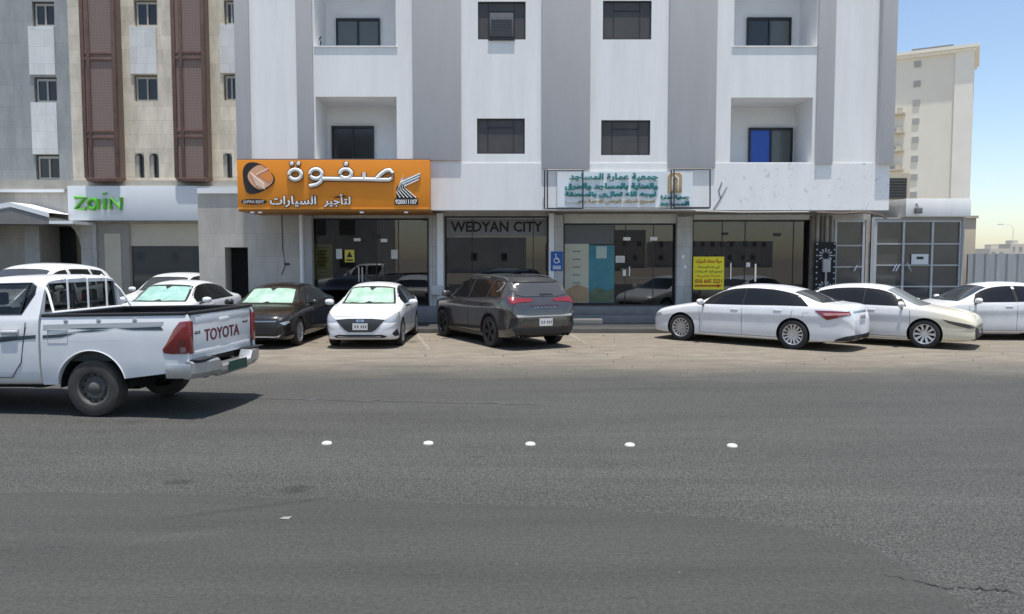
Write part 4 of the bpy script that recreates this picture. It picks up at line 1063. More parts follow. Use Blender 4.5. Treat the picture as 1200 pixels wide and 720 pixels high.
# pebbles and grit at the asphalt edge
mb = MB()
for k in range(105):
    px, py = random.uniform(480, 1200), random.uniform(388, 440) if k < 90 else random.uniform(450, 700)
    X, Y = gnd(px, py); r_ = random.uniform(.012, .035) if k < 90 else random.uniform(.006, .014)
    n0 = len(mb.v); a0 = random.random() * 6
    mb.v += [(X + r_ * math.cos(a0 + j * 1.57) * random.uniform(.7, 1.2), Y + r_ * math.sin(a0 + j * 1.57), 0) for j in range(4)] + [(X, Y, r_ * .8)]
    for j in range(4): mb.f.append((n0 + j, n0 + (j + 1) % 4, n0 + 4)); mb.m.append(0)
tag(mb.obj('grit', mat('grit', (.13, .12, .10), .9)), kind='stuff')

#CARS
# ------------------------------------------------------------------ vehicles
def pchip(tab):
    X = np.array([t[0] for t in tab], float); Yv = np.array([t[1] for t in tab], float)
    h = np.diff(X); dl = np.diff(Yv) / h
    m = np.zeros(len(X))
    for i in range(1, len(X) - 1):
        if dl[i - 1] * dl[i] > 0:
            w1, w2 = 2 * h[i] + h[i - 1], h[i] + 2 * h[i - 1]
            m[i] = (w1 + w2) / (w1 / dl[i - 1] + w2 / dl[i])
    m[0], m[-1] = dl[0], dl[-1]
    def f(x):
        x = min(max(x, X[0]), X[-1]); i = int(min(np.searchsorted(X, x, 'right') - 1, len(X) - 2)); i = max(i, 0)
        t = (x - X[i]) / h[i]
        return float(Yv[i] * (2 * t**3 - 3 * t**2 + 1) + m[i] * h[i] * (t**3 - 2 * t**2 + t) + Yv[i + 1] * (-2 * t**3 + 3 * t**2) + m[i + 1] * h[i] * (t**3 - t**2))
    return f
def chaikin_open(p, it=2):
    for _ in range(it):
        q = [p[0]]
        for i in range(len(p) - 1):
            a, b = p[i], p[i + 1]
            q += [tuple(a[k] * .75 + b[k] * .25 for k in range(2)), tuple(a[k] * .25 + b[k] * .75 for k in range(2))]
        q.append(p[-1]); p = q
    return p
tyre_m = mat('tyre_rubber', (.022, .022, .022), .8, noise=.25, nscale=8)
arch_m = mat('arch_liner', (.008, .008, .008), .95)
trim_m = mat('black_trim', (.018, .018, .019), .5)
tint = mat('tinted_glass', (.010, .011, .012), .05, spec=.36)
tint2 = mat('tinted_glass_light', (.045, .05, .052), .06, spec=.7)
wind_glass = glass_mat('windscreen_glass', (.78, .86, .82), 1.45, .9)
shade_m = mat('sunshade_foil', (.44, .55, .47), .5, metal=.0, col2=(.68, .78, .69), nscale=2.6, detail=4, bump=.9, bscale=5, ramp=(.36, .62))
lamp_clear = mat('headlight_lens', (.42, .44, .45), .12, metal=.35, spec=.8, coat=1)
lamp_dark = mat('headlight_dark', (.045, .048, .052), .12, spec=.8, coat=1)
lamp_red = mat('tail_light_red', (.20, .008, .010), .18, spec=.7, coat=1)
lamp_red_dk = mat('tail_light_dark', (.085, .006, .008), .2, spec=.7, coat=1)
plate_m = mat('plate_white', (.62, .62, .60), .5)
seam_m = mat('panel_gap', (.03, .03, .03), .9)
def paint(name, col, rough=.28, metal=0, dust=.06, coat=.6, col2=None):
    return mat(name, col, rough, metal, .5, coat, noise=dust, nscale=2.2, detail=8, col2=col2)
white_car = paint('car_white', (.70, .705, .71), .3)
def rim_alloy(c): return mat('rim_%d' % int(c * 100), (c, c, c * 1.01), .32, metal=.75)

def make_wheel(root, c, r, wd, side, spokes=10, rimm=None, style='alloy', dark=None):
    """c centre, side +1/-1 outward in y"""
    wl = bpy.data.objects.new('wheel', None); C.objects.link(wl); wl.parent = root; wl.location = c; wl.empty_display_size = .1
    s_ = side
    hw = wd / 2
    rr = r * .70 if style != 'steel' else r * .60
    prof = [(rr, -hw * .9), (r * .86, -hw), (r * .965, -hw * .86), (r, -hw * .5), (r, hw * .5), (r * .965, hw * .86), (r * .86, hw), (rr, hw * .92), (rr - .012, hw * .7)]
    mb = MB(); mb.lathe([(a, b * s_) for a, b in prof], 40, 'y'); mb.obj('tyre', tyre_m, wl, smooth=True, world=False)
    mb = MB()
    if style == 'steel':
        mb.lathe([(rr, .92 * hw * s_), (rr - .018, .86 * hw * s_), (rr - .03, .45 * hw * s_), (rr * .72, .42 * hw * s_), (rr * .62, .6 * hw * s_), (rr * .42, .55 * hw * s_), (rr * .34, .75 * hw * s_), (rr * .2, .86 * hw * s_), (.001, .88 * hw * s_)], 40, 'y')
        for k in range(12):
            a = 2 * math.pi * k / 12; p = Vector((math.cos(a), 0, math.sin(a))) * rr * .79
            mb.lathe([(.024, .0), (.024, -.012 * s_), (.001, .004 * s_)], 10, 'y', (p.x, .475 * hw * s_, p.z), mi=1)
        mb.obj('rim', [rimm, arch_m], wl, smooth=True, world=False)
        return wl
    mb.lathe([(rr, .93 * hw * s_), (rr - .014, .9 * hw * s_), (rr - .03, .6 * hw * s_), (rr - .035, -.3 * hw * s_)], 40, 'y')
    for k in range(spokes):
        a = 2 * math.pi * k / spokes
        t = Vector((-math.sin(a), 0, math.cos(a))); rd = Vector((math.cos(a), 0, math.sin(a)))
        w1, w2 = rr * (.10 if spokes > 8 else .14) , rr * (1.35 / spokes + .02)
        def P(q, ww, y): return tuple(rd * q + t * ww + Vector((0, y * hw * s_, 0)))
        i = len(mb.v)
        mb.v += [P(rr * .14, -w1 * .8, .72), P(rr * .14, w1 * .8, .72), P(rr - .012, w2 * .8, .86), P(rr - .012, -w2 * .8, .86), P(rr * .14, -w1, .3), P(rr * .14, w1, .3), P(rr - .012, w2, .5), P(rr - .012, -w2, .5)]
        for q in ((0, 1, 2, 3), (0, 4, 5, 1), (1, 5, 6, 2), (3, 2, 6, 7), (0, 3, 7, 4)): mb.f.append(tuple(i + z for z in q)); mb.m.append(0)
    mb.lathe([(rr * .22, .5 * hw * s_), (rr * .2, .8 * hw * s_), (.001, .82 * hw * s_)], 16, 'y')
    mb.obj('rim', rimm, wl, smooth=True, world=False, angle=30)
    mb = MB(); mb.lathe([(rr - .02, -.1 * hw * s_), (.001, -.1 * hw * s_)], 24, 'y'); mb.obj('brake_disc', dark or arch_m, wl, world=False)
    return wl

SEDAN = dict(
    top=[(0, .40), (.007, .465), (.025, .525), (.075, .582), (.16, .635), (.235, .675), (.262, .70), (.32, .81), (.39, .935), (.45, .983), (.53, 1.0), (.62, .99), (.71, .945), (.79, .855), (.855, .765), (.90, .735), (.95, .715), (.972, .69), (.988, .60), (1, .48)],
    belt=[(0, .36), (.012, .415), (.05, .50), (.1, .55), (.2, .615), (.27, .64), (.5, .655), (.75, .672), (.88, .668), (.95, .65), (.98, .58), (1, .43)],
    drop=[(0, .01), (.1, .02), (.24, .02), (.34, .05), (.5, .055), (.65, .055), (.8, .045), (.88, .02), (1, .01)],
    rw=[(0, .50), (.03, .66), (.1, .74), (.24, .80), (.30, .765), (.42, .665), (.55, .65), (.68, .66), (.8, .71), (.88, .78), (.95, .74), (1, .55)],
    plan=[(0, .62), (.008, .75), (.025, .855), (.06, .935), (.11, .972), (.2, .99), (.35, 1), (.7, 1), (.80, .985), (.88, .95), (.94, .885), (.975, .79), (1, .58)],
    bot=[(0, .27), (.02, .21), (.08, .175), (.2, .165), (.8, .175), (.93, .20), (.985, .225), (1, .27)])
SUVT = dict(
    top=[(0, .44), (.008, .53), (.03, .585), (.09, .625), (.18, .655), (.235, .675), (.26, .70), (.33, .84), (.39, .935), (.46, .983), (.56, 1.0), (.70, .995), (.82, .975), (.895, .95), (.918, .93), (.94, .84), (.965, .71), (.978, .655), (.99, .60), (1, .48)],
    belt=[(0, .42), (.012, .49), (.05, .555), (.1, .58), (.2, .61), (.3, .63), (.6, .655), (.8, .685), (.92, .69), (.97, .64), (.985, .58), (1, .44)],
    drop=[(0, .01), (.1, .02), (.24, .02), (.34, .045), (.5, .05), (.85, .05), (.92, .05), (.97, .02), (1, .01)],
    rw=[(0, .5), (.03, .66), (.1, .76), (.24, .82), (.3, .78), (.42, .71), (.6, .70), (.8, .685), (.9, .66), (.95, .72), (.975, .80), (1, .6)],
    plan=[(0, .56), (.01, .68), (.03, .80), (.07, .92), (.12, .97), (.2, .99), (.35, 1), (.75, 1), (.88, .98), (.94, .945), (.972, .89), (.99, .80), (1, .66)],
    bot=[(0, .32), (.02, .25), (.08, .21), (.2, .2), (.8, .21), (.93, .25), (.985, .32), (1, .40)])

class Car:
    def __init__(s, name, label, cat, group, pos, heading, L, W, H, fo, wb, wr, tabs, body_m, arch_gap=.045, bend=None, archm=None, ww=.22):
        s.L, s.W, s.H, s.fo, s.wb, s.wr, s.ww = L, W, H, fo, wb, wr, ww
        # root at ground under the middle of the wheelbase; local x forward
        s.root = thing(name, label, cat, (pos[0], pos[1], 0), R(heading), group)
        s.xf = wb / 2 + fo                        # local x of the nose
        s.T = {k: pchip(v) for k, v in tabs.items()}
        s.bm_paint = body_m
        s.shell(arch_gap, archm or arch_m)
    def X(s, t): return s.xf - t                  # t metres behind the nose
    def vals(s, t):
        u = t / s.L; T = s.T; hw = s.W / 2 * T['plan'](u)
        top = T['top'](u) * s.H; bz = T['belt'](u) * s.H; dr = T['drop'](u) * s.H
        rz = max(top - dr, bz + .004); rw = min(T['rw'](u) * s.W / 2, hw * .93)
        return hw, T['bot'](u), bz, rz, rw, max(top, rz + .003)
    def ring(s, t):
        hw, bo, bz, rz, rw, top = s.vals(t)
        zm = bo + .50 * (bz - bo)
        k = [(0, bo), (hw * .7, bo), (hw * .93, bo + .01), (hw * .972, bo + .10 * (bz - bo) + .02), (hw * .985, bo + .30 * (bz - bo)), (hw * .982, bo + .56 * (bz - bo)), (hw * 1.0, bo + .72 * (bz - bo)), (hw * .997, bo + .80 * (bz - bo)), (hw * .965, bz), (hw * .955 * .55 + rw * .45, bz * .55 + rz * .45), (rw, rz), (rw * .62, top - .22 * (top - rz)), (0, top)]
        return chaikin_open(k, 2)
    def shell(s, gap, archm):
        n = 84
        ts = [s.L * (.5 - .5 * math.cos(math.pi * i / n)) * .6 + s.L * i / n * .4 for i in range(n + 1)]
        v, f = [], []
        for t in ts:
            half = s.ring(t)
            full = [(y, z) for y, z in half] + [(-y, z) for y, z in half[-2:0:-1]]
            v += [(s.X(t), y, z) for y, z in full]
        m = len(full)
        for i in range(n):
            for j in range(m):
                f.append((i * m + j, i * m + (j + 1) % m, (i + 1) * m + (j + 1) % m, (i + 1) * m + j))
        f.append(tuple(range(m))); f.append(tuple(n * m + j for j in range(m))[::-1])
        me = bpy.data.meshes.new('body'); me.from_pydata(v, [], f)
        bm = bmesh.new(); bm.from_mesh(me); bmesh.ops.recalc_face_normals(bm, faces=bm.faces)
        s.bvh = BVHTree.FromBMesh(bm); bm.to_mesh(me); bm.free()
        me.materials.append(s.bm_paint); me.materials.append(archm)
        tmp = bpy.data.objects.new('body', me); C.objects.link(tmp)
        cut = []
        r_ = s.wr + gap
        cm = MB()
        for xx in (s.wb / 2, -s.wb / 2):
            for sd in (1, -1):
                y0, y1 = sd * (s.W / 2 - .32), sd * (s.W / 2 + .2)
                i0 = len(cm.v); N = 36
                for yy in (y0, y1):
                    for j in range(N):
                        a = 2 * math.pi * j / N
                        cm.v.append((xx + r_ * math.cos(a), yy, s.wr + r_ * math.sin(a)))
                cm.f.append(tuple(i0 + j for j in range(N))); cm.f.append(tuple(i0 + N + j for j in range(N))[::-1])
                for j in range(N): cm.f.append((i0 + j, i0 + N + j, i0 + N + (j + 1) % N, i0 + (j + 1) % N))
        cme = bpy.data.meshes.new('arch_cutter'); cme.from_pydata(cm.v, [], cm.f)
        bm = bmesh.new(); bm.from_mesh(cme); bmesh.ops.recalc_face_normals(bm, faces=bm.faces); bm.to_mesh(cme); bm.free()
        cme.materials.append(s.bm_paint); cme.materials.append(archm)
        cme.polygons.foreach_set('material_index', [1] * len(cme.polygons))
        co = bpy.data.objects.new('arch_cutter', cme); C.objects.link(co)
        md = tmp.modifiers.new('b', 'BOOLEAN'); md.operation = 'DIFFERENCE'; md.object = co; md.solver = 'EXACT'
        bpy.context.view_layer.update()
        res = bpy.data.meshes.new_from_object(tmp.evaluated_get(bpy.context.evaluated_depsgraph_get()))
        bpy.data.objects.remove(tmp); bpy.data.objects.remove(co)
        res.name = 'body'
        res.polygons.foreach_set('use_smooth', [True] * len(res.polygons))
        res.set_sharp_from_angle(angle=R(50))
        s.body = bpy.data.objects.new('body', res); C.objects.link(s.body); s.body.parent = s.root
    # --- panels laid on the shell: seen from direction ang (0 front, 90 left, 180 rear; 'top'), polygon in (right, up) metres
    def panel(s, name, pts, ang, m_, eps=.004, step=.07, parent=None, smooth=True, label=None):
        out = []
        for i in range(len(pts)):
            a, b = pts[i], pts[(i + 1) % len(pts)]
            n = max(1, int(math.hypot(b[0] - a[0], b[1] - a[1]) / step))
            out += [(a[0] + (b[0] - a[0]) * k / n, a[1] + (b[1] - a[1]) * k / n) for k in range(n)]
        if ang != 'top' and ang not in (0, 90, -90, 180, -180):
            a = R(ang); rt = (-math.sin(a), math.cos(a)); cxx = s.X(s.L - .12) if abs(ang) > 90 else s.X(.12)
            du = cxx * rt[0] + (s.W / 2 * .9 if ang > 0 else -s.W / 2 * .9) * rt[1]
            cu = {1: .0, -1: .0}[1 if ang > 0 else -1]
            out = [(q[0] + du + cu, q[1]) for q in out]
        P = [Vector(p) for p in out]
        x0, x1 = min(p[0] for p in out), max(p[0] for p in out); y0, y1 = min(p[1] for p in out), max(p[1] for p in out)
        def inside(q):
            c = False
            for i in range(len(out)):
                a, b = out[i], out[i - 1]
                if (a[1] > q[1]) != (b[1] > q[1]) and q[0] < (b[0] - a[0]) * (q[1] - a[1]) / (b[1] - a[1]) + a[0]: c = not c
            return c
        ins = []
        gx = x0 + step / 2
        while gx < x1:
            gy = y0 + step / 2
            while gy < y1:
                q = (gx, gy)
                if inside(q) and min((Vector(q) - p).length for p in P) > step * .45: ins.append(Vector(q))
                gy += step
            gx += step
        res = delaunay_2d_cdt(P + ins, [], [list(range(len(P)))], 1, 1e-5)
        V2, F = res[0], res[2]
        verts = []
        for q in V2:
            if ang == 'top': o_, d_ = Vector((q[0], q[1], 4)), Vector((0, 0, -1))
            else:
                a = R(ang); dv = Vector((math.cos(a), math.sin(a), 0)); rt = Vector((-math.sin(a), math.cos(a), 0))
                o_, d_ = dv * 8 + rt * q[0] + Vector((0, 0, q[1])), -dv
            h = s.bvh.ray_cast(o_, d_)
            if h[0] is None or h[0].dot(-d_) < -1.2 :
                h = s.bvh.find_nearest(o_ + d_ * (8 - (s.W / 2 if ang != 'top' else 0)) if ang != 'top' else Vector((q[0], q[1], s.H)))
            nn = h[1]
            if nn.dot(-d_) < 0: nn = -nn
            verts.append(h[0] + nn * eps)
        me = bpy.data.meshes.new(name); me.from_pydata([tuple(v) for v in verts], [], [tuple(f_) for f_ in F])
        me.materials.append(m_)
        if smooth: me.polygons.foreach_set('use_smooth', [True] * len(me.polygons))
        o = bpy.data.objects.new(name, me); C.objects.link(o); o.parent = parent or s.root
        if label: o['label'] = label
        return o
    def trace(s, name, pts, m_, eps=.008, step=2.0, mirror=True, parent=None, label=None):
        """outline read off the photograph, carried onto the shell along the sight lines (and mirrored to the far side)"""
        th_ = s.root.rotation_euler.z; lc = s.root.location
        def to_l(v): x, y = v.x - lc.x, v.y - lc.y; return Vector((x * math.cos(th_) + y * math.sin(th_), -x * math.sin(th_) + y * math.cos(th_), v.z))
        o_ = to_l(Vector((0, 0, HCAM)))
        out = []
        for i in range(len(pts)):
            a, b = pts[i], pts[(i + 1) % len(pts)]
            n = max(1, int(math.hypot(b[0] - a[0], b[1] - a[1]) / step)); out += [Vector((a[0] + (b[0] - a[0]) * k / n, a[1] + (b[1] - a[1]) * k / n)) for k in range(n)]
        ins = []
        x0, x1 = min(q.x for q in out), max(q.x for q in out); y0, y1 = min(q.y for q in out), max(q.y for q in out)
        gx = x0 + step / 2
        while gx < x1:
            gy = y0 + step / 2
            while gy < y1:
                c_ = False
                for i in range(len(out)):
                    a, b = out[i], out[i - 1]
                    if (a.y > gy) != (b.y > gy) and gx < (b.x - a.x) * (gy - a.y) / (b.y - a.y) + a.x: c_ = not c_
                if c_ and min((Vector((gx, gy)) - p).length for p in out) > step * .45: ins.append(Vector((gx, gy)))
                gy += step
            gx += step
        r_ = delaunay_2d_cdt(out + ins, [], [list(range(len(out)))], 1, 1e-5)
        vs = []; ok = []
        for q in r_[0]:
            tgt = Vector((*at(q[0], q[1], 10.0)[:1], 10.0, at(q[0], q[1], 10.0)[1]))
            d_ = (to_l(tgt) - o_).normalized()
            h = s.bvh.ray_cast(o_, d_)
            ok.append(h[0] is not None)
            if h[0] is None: vs.append(Vector((0, 0, 0))); continue
            nn = h[1] if h[1].dot(d_) < 0 else -h[1]
            vs.append(h[0] + nn * eps)
        fs = [tuple(f_) for f_ in r_[2] if all(ok[i] for i in f_)]
        res = []
        for sgn in ((1, -1) if mirror else (1,)):
            me = bpy.data.meshes.new(name); me.from_pydata([(v.x, sgn * v.y, v.z) for v in vs], [], [f_ if sgn > 0 else f_[::-1] for f_ in fs])
            bm = bmesh.new(); bm.from_mesh(me); bmesh.ops.delete(bm, geom=[v for v in bm.verts if not v.link_faces], context='VERTS'); bm.to_mesh(me); bm.free()
            me.materials.append(m_); me.polygons.foreach_set('use_smooth', [True] * len(me.polygons))
            o = bpy.data.objects.new(name, me); C.objects.link(o); o.parent = parent or s.root; res.append(o)
            if label: o['label'] = label
        return res
    def both(s, name, pts, ang, m_, **k):
        a = s.panel(name, pts, ang, m_, **k)
        b = s.panel(name, [(-p[0], p[1]) for p in pts][::-1], -ang, m_, **k)
        return a, b
    def u90(s, t): return -s.X(t)                 # seen from the left side (ang 90), right is -x
    def dlo(s, spans, m_=None, mb_=.03, mt=.03, eps=.009, surround=True, rear_clip=None):
        """side windows between belt and roof rail; spans in metres behind the nose (t0, t1, lean0, lean1)"""
        m_ = m_ or tint
        def zlo(t): return s.vals(t)[2] + mb_
        def zhi(t): return s.vals(t)[3] - mt
        def region(t0, t1, l0, l1):
            lo, hi = [], []
            n = 14
            for i in range(n + 1):
                t = t0 + (t1 - t0) * i / n; lo.append((t, zlo(t)))
            for i in range(n + 1):
                t = t0 + l0 + (t1 + l1 - t0 - l0) * i / n
                hi.append((t, max(zhi(t), zlo(t) + .006)))
            return [(s.u90(t), z) for t, z in lo] + [(s.u90(t), z) for t, z in hi[::-1]]
        if surround:
            a, b = spans[0], spans[-1]
            mb2, mt2 = mb_, mt
            mb_, mt = mb_ - .018, mt - .016
            s.both('window_surround', region(a[0] - .03, b[1] + .03, a[2], b[3]), 90, blackm, eps=.004)
            mb_, mt = mb2, mt2
        for (t0, t1, l0, l1) in spans: s.both('side_window', region(t0, t1, l0, l1), 90, m_, eps=eps)
    def windscreen(s, t0, t1, shade=None, m_=None, inset=.05, name='windscreen', curve=.10, shade_m_=None):
        """glass between t0 (base) and t1 (roof) as seen from above"""
        def hw(t): return s.vals(t)[4] - inset
        n = 8; L_, Rr = [], []
        for i in range(n + 1):
            t = t0 + (t1 - t0) * i / n; L_.append((s.X(t), hw(t)))
        pts = L_ + [(x, -y) for x, y in L_[::-1]]
        # bow the base and roof edges forward
        sg = 1 if t1 > t0 else -1
        base = [(s.X(t0) + sg * curve * (1 - (y / hw(t0)) ** 2), y) for y in np.linspace(-hw(t0), hw(t0), 11)[1:-1]]
        roof = [(s.X(t1) + sg * curve * .6 * (1 - (y / hw(t1)) ** 2), y) for y in np.linspace(hw(t1), -hw(t1), 9)[1:-1]]
        pts = L_ + roof + [(x, -y) for x, y in L_[::-1]] + base
        if shade:
            s.panel('windscreen_surround', pts, 'top', blackm, eps=.003)
            w_ = hw(t0 + .1 * (t1 - t0)) - .05
            A_, B_ = t0 + .10 * (t1 - t0), t0 + .86 * (t1 - t0)
            rng = random.Random(int(s.L * 100) + int(s.root.location.x * 10))
            wA, wB = hw(A_) - .05, hw(B_) - .05
            xa, xb = s.X(A_) + sg * curve * .8, s.X(B_) + sg * curve * .35
            q = []
            for k in range(13):                    # lower edge, sagging between the folds
                f_ = k / 12; y = -wA + 2 * wA * f_; q.append((xa - sg * curve * .7 * (y / wA) ** 2 + rng.uniform(-.02, .02) - (.10 if abs(f_ - .5) < .05 else 0), y))
            for k in range(13):
                f_ = 1 - k / 12; y = -wB + 2 * wB * f_; q.append((xb - sg * curve * .35 * (y / wB) ** 2 + rng.uniform(-.012, .012) + (.12 if abs(f_ - .5) < .05 else 0), y))
            s.panel('sunshade', q, 'top', shade_m_ or shade_m, eps=.007)
            o = s.panel(name, pts, 'top', wind_glass, eps=.012)
        else:
            o = s.panel(name, pts, 'top', m_ or tint, eps=.006)
        return o
    def wheels(s, spokes, rimm, style='alloy', track=.012, dark=None):
        for xx in (s.wb / 2, -s.wb / 2):
            for sd in (1, -1): make_wheel(s.root, (xx, sd * (s.W / 2 - s.ww / 2 - track), s.wr), s.wr, s.ww, sd, spokes, rimm, style, dark)
    def mirrors(s, t, z, m_, size=(.10, .22, .15), out=.13):
        hw = s.vals(t)[0]
        for sd in (1, -1):
            mb = MB(); n = 10; cx, cy, cz = s.X(t), sd * (hw + out), z
            prof = []
            for i in range(7):
                th = math.pi * i / 6
                prof.append((math.sin(th), math.cos(th)))
            base = len(mb.v)
            for (r_, h) in prof:
                for j in range(n):
                    a = 2 * math.pi * j / n
                    ex = abs(math.cos(a)) ** .7 * (1 if math.cos(a) > 0 else -1); ez = abs(math.sin(a)) ** .7 * (1 if math.sin(a) > 0 else -1)
                    x = r_ ** .6 * size[0] * (ex if ex > 0 else ex * .35) if r_ > 0 else 0
                    mb.v.append((cx + x, cy + h * size[1] / 2, cz + r_ ** .6 * size[2] / 2 * ez))
            for i in range(6):
                for j in range(n): mb.f.append((base + i * n + j, base + i * n + (j + 1) % n, base + (i + 1) * n + (j + 1) % n, base + (i + 1) * n + j)); mb.m.append(0)
            o = mb.obj('mirror', m_, s.root, smooth=True, angle=60, world=False)
            st = MB(); st.tube([(cx + .0, cy, cz - size[2] * .3), (cx + .02, sd * (hw - .08), cz - size[2] * .62)], .028, 6); st.obj('mirror_stalk', trim_m, o, world=False)
    def handles(s, ts, dz, m_):
        for t in ts:
            hw, bo, bz, *_ = s.vals(t)
            z = bz - dz
            for sd in (1, -1):
                h = s.bvh.ray_cast(Vector((s.X(t), sd * 5, z)), Vector((0, -sd, 0)))
                y = h[0].y
                mb = MB(); mb.box(s.X(t) - .095, s.X(t) + .095, y - sd * .01, y + sd * .016, z - .014, z + .016)
                mb.obj('door_handle', m_, s.root, bevel=.011, world=False)
    def seams(s, ts, z0=.26, off=.0, wd=.009):
        """door gaps on both sides; list of (t_bottom, t_top)"""
        for (a, b) in ts:
            zt = s.vals((a + b) / 2)[2] - .005
            n = 8
            lf = [(s.u90(a + (b - a) * i / n), z0 + (zt - z0) * i / n) for i in range(n + 1)]
            pts = [(x - wd / 2, z) for x, z in lf] + [(x + wd / 2, z) for x, z in lf[::-1]]
            s.both('door_gap', pts, 90, seam_m, eps=.0025)
    def hseam(s, t0, t1, zf, wd=.008):
        n = 10
        lf = [(s.u90(t0 + (t1 - t0) * i / n), zf(t0 + (t1 - t0) * i / n)) for i in range(n + 1)]
        s.both('sill_line', [(x, z - wd / 2) for x, z in lf] + [(x, z + wd / 2) for x, z in lf[::-1]], 90, seam_m, eps=.0025)
    def arch_lips(s, m_, wd=.012):
        pass
    def plate(s, ang, z, m_=None, w_=.36, h_=.13, y=0.0):
        a = R(ang); d_ = Vector((math.cos(a), math.sin(a), 0)); rt = Vector((-math.sin(a), math.cos(a), 0))
        h = s.bvh.ray_cast(d_ * 8 + rt * y + Vector((0, 0, z)), -d_)
        if h[0] is None: return
        xs_ = [h[0].dot(d_)]
        for dz in (-h_ / 2, h_ / 2):
            q = s.bvh.ray_cast(d_ * 8 + rt * y + Vector((0, 0, z + dz)), -d_)
            if q[0] is not None: xs_.append(q[0].dot(d_))
        x = max(xs_) + .012
        mb = MB()
        p = lambda u, zz, dd: tuple(d_ * (x + dd) + rt * (u + y) + Vector((0, 0, zz)))
        i = len(mb.v)
        mb.v += [p(-w_ / 2, z - h_ / 2, 0), p(w_ / 2, z - h_ / 2, 0), p(w_ / 2, z + h_ / 2, 0), p(-w_ / 2, z + h_ / 2, 0), p(-w_ / 2, z - h_ / 2, -.02), p(w_ / 2, z - h_ / 2, -.02), p(w_ / 2, z + h_ / 2, -.02), p(-w_ / 2, z + h_ / 2, -.02)]
        for q in ((0, 1, 2, 3), (4, 7, 6, 5), (0, 4, 5, 1), (1, 5, 6, 2), (2, 6, 7, 3), (3, 7, 4, 0)): mb.f.append(tuple(i + k for k in q)); mb.m.append(0)
        o = mb.obj('number_plate', m_ or plate_m, s.root, world=False)
        k = MB()
        for c_ in (-.11, -.05, .03, .08, .13):
            j = len(k.v); k.v += [p(c_ - .014, z - .03, .003), p(c_ + .014, z - .03, .003), p(c_ + .014, z + .03, .003), p(c_ - .014, z + .03, .003)]; k.f.append((j, j + 1, j + 2, j + 3)); k.m.append(0)
        k.obj('plate_print', mat('plate_ink', (.10, .10, .11), .6), o, world=False)
    def letters(s, body, ang, x0, x1, z0, z1, m_, eps=.006, off=.015):
        """thin raised lettering on the shell"""
        me = text_mesh(body, .005, off, 1)
        n = len(me.vertices); co = np.empty(n * 3); me.vertices.foreach_get('co', co); co = co.reshape(-1, 3)
        mn, mx = co.min(0), co.max(0); a = R(ang)
        d_ = Vector((math.cos(a), math.sin(a), 0)); rt = Vector((-math.sin(a), math.cos(a), 0)); out = []
        for q in co:
            u_ = x0 + (q[0] - mn[0]) / (mx[0] - mn[0]) * (x1 - x0); z = z0 + (q[1] - mn[1]) / (mx[1] - mn[1]) * (z1 - z0)
            h = s.bvh.ray_cast(d_ * 8 + rt * u_ + Vector((0, 0, z)), -d_)
            out.append((h[0] if h[0] is not None else rt * u_ + Vector((0, 0, z))) + d_ * (eps + (.004 if q[2] > 0 else 0)))
        me.vertices.foreach_set('co', np.array([tuple(v) for v in out]).ravel())
        finish('lettering', me, m_, s.root, fixn=False)

# ---- white saloon with red tail lights, parked nose in at an angle
c = Car('saloon_car', 'clean white saloon seen from behind with black windows and long red tail lights', 'car', None, (5.86, 18.85), 138.5, 4.94, 1.82, 1.44, .90, 2.82, .335, SEDAN, white_car, ww=.21)
c.dlo([(1.50, 2.49, .12, .0), (2.51, 4.02, .0, -.30)], mt=.028)
c.windscreen(1.22, 1.97)
c.windscreen(4.30, 3.62, name='rear_window', curve=.08, m_=tint2, inset=.07)
c.wheels(14, rim_alloy(.55))
c.mirrors(1.52, 1.0, white_car)
c.handles((2.32, 3.36), .10, white_car)
c.seams(((1.42, 1.40), (2.50, 2.50), (3.55, 3.72)))
c.hseam(1.4, 3.5, lambda t: .255)
A7 = lambda l: [(760 + x / 4.444, 310 + y / 4.444) for x, y in l]
c.trace('tail_light', A7([(863, 240), (950, 243), (1045, 248), (1055, 262), (1000, 277), (930, 291), (905, 275)]), lamp_red)
c.trace('tail_light_bar', A7([(905, 254), (1045, 256), (1048, 264), (920, 268)]), mat('tail_white', (.55, .22, .22), .2, coat=1), eps=.014)
c.trace('bumper_corner', A7([(930, 416), (985, 388), (1030, 376), (1135, 360), (1135, 376), (1090, 408), (960, 420)]), trim_m, eps=.012)
c.panel('boot_trim', [(-.42, .885), (.42, .885), (.42, .845), (-.42, .845)], 180, mat('chrome_trim', (.55, .55, .56), .25, metal=.8), eps=.006)
c.plate(180, .74)
c.both('headlight', [(-.28, .60), (.12, .68), (.20, .64), (-.10, .55)], 38, lamp_clear, eps=.008)
c.panel('grille', [(-.5, .52), (.5, .52), (.42, .3), (-.42, .3)], 0, trim_m, eps=.008)

c.trace('fuel_flap', A7([(800, 252), (835, 252), (835, 254), (802, 254), (802, 282), (800, 282)]), mat('flap_line', (.35, .35, .35), .6), eps=.003, mirror=False)
c.panel('boot_gap', [(-.62, 1.0), (-.60, .80), (-.585, .80), (-.605, 1.0)], 180, seam_m, eps=.003); c.panel('boot_gap', [(.605, 1.0), (.585, .80), (.60, .80), (.62, 1.0)], 180, seam_m, eps=.003)

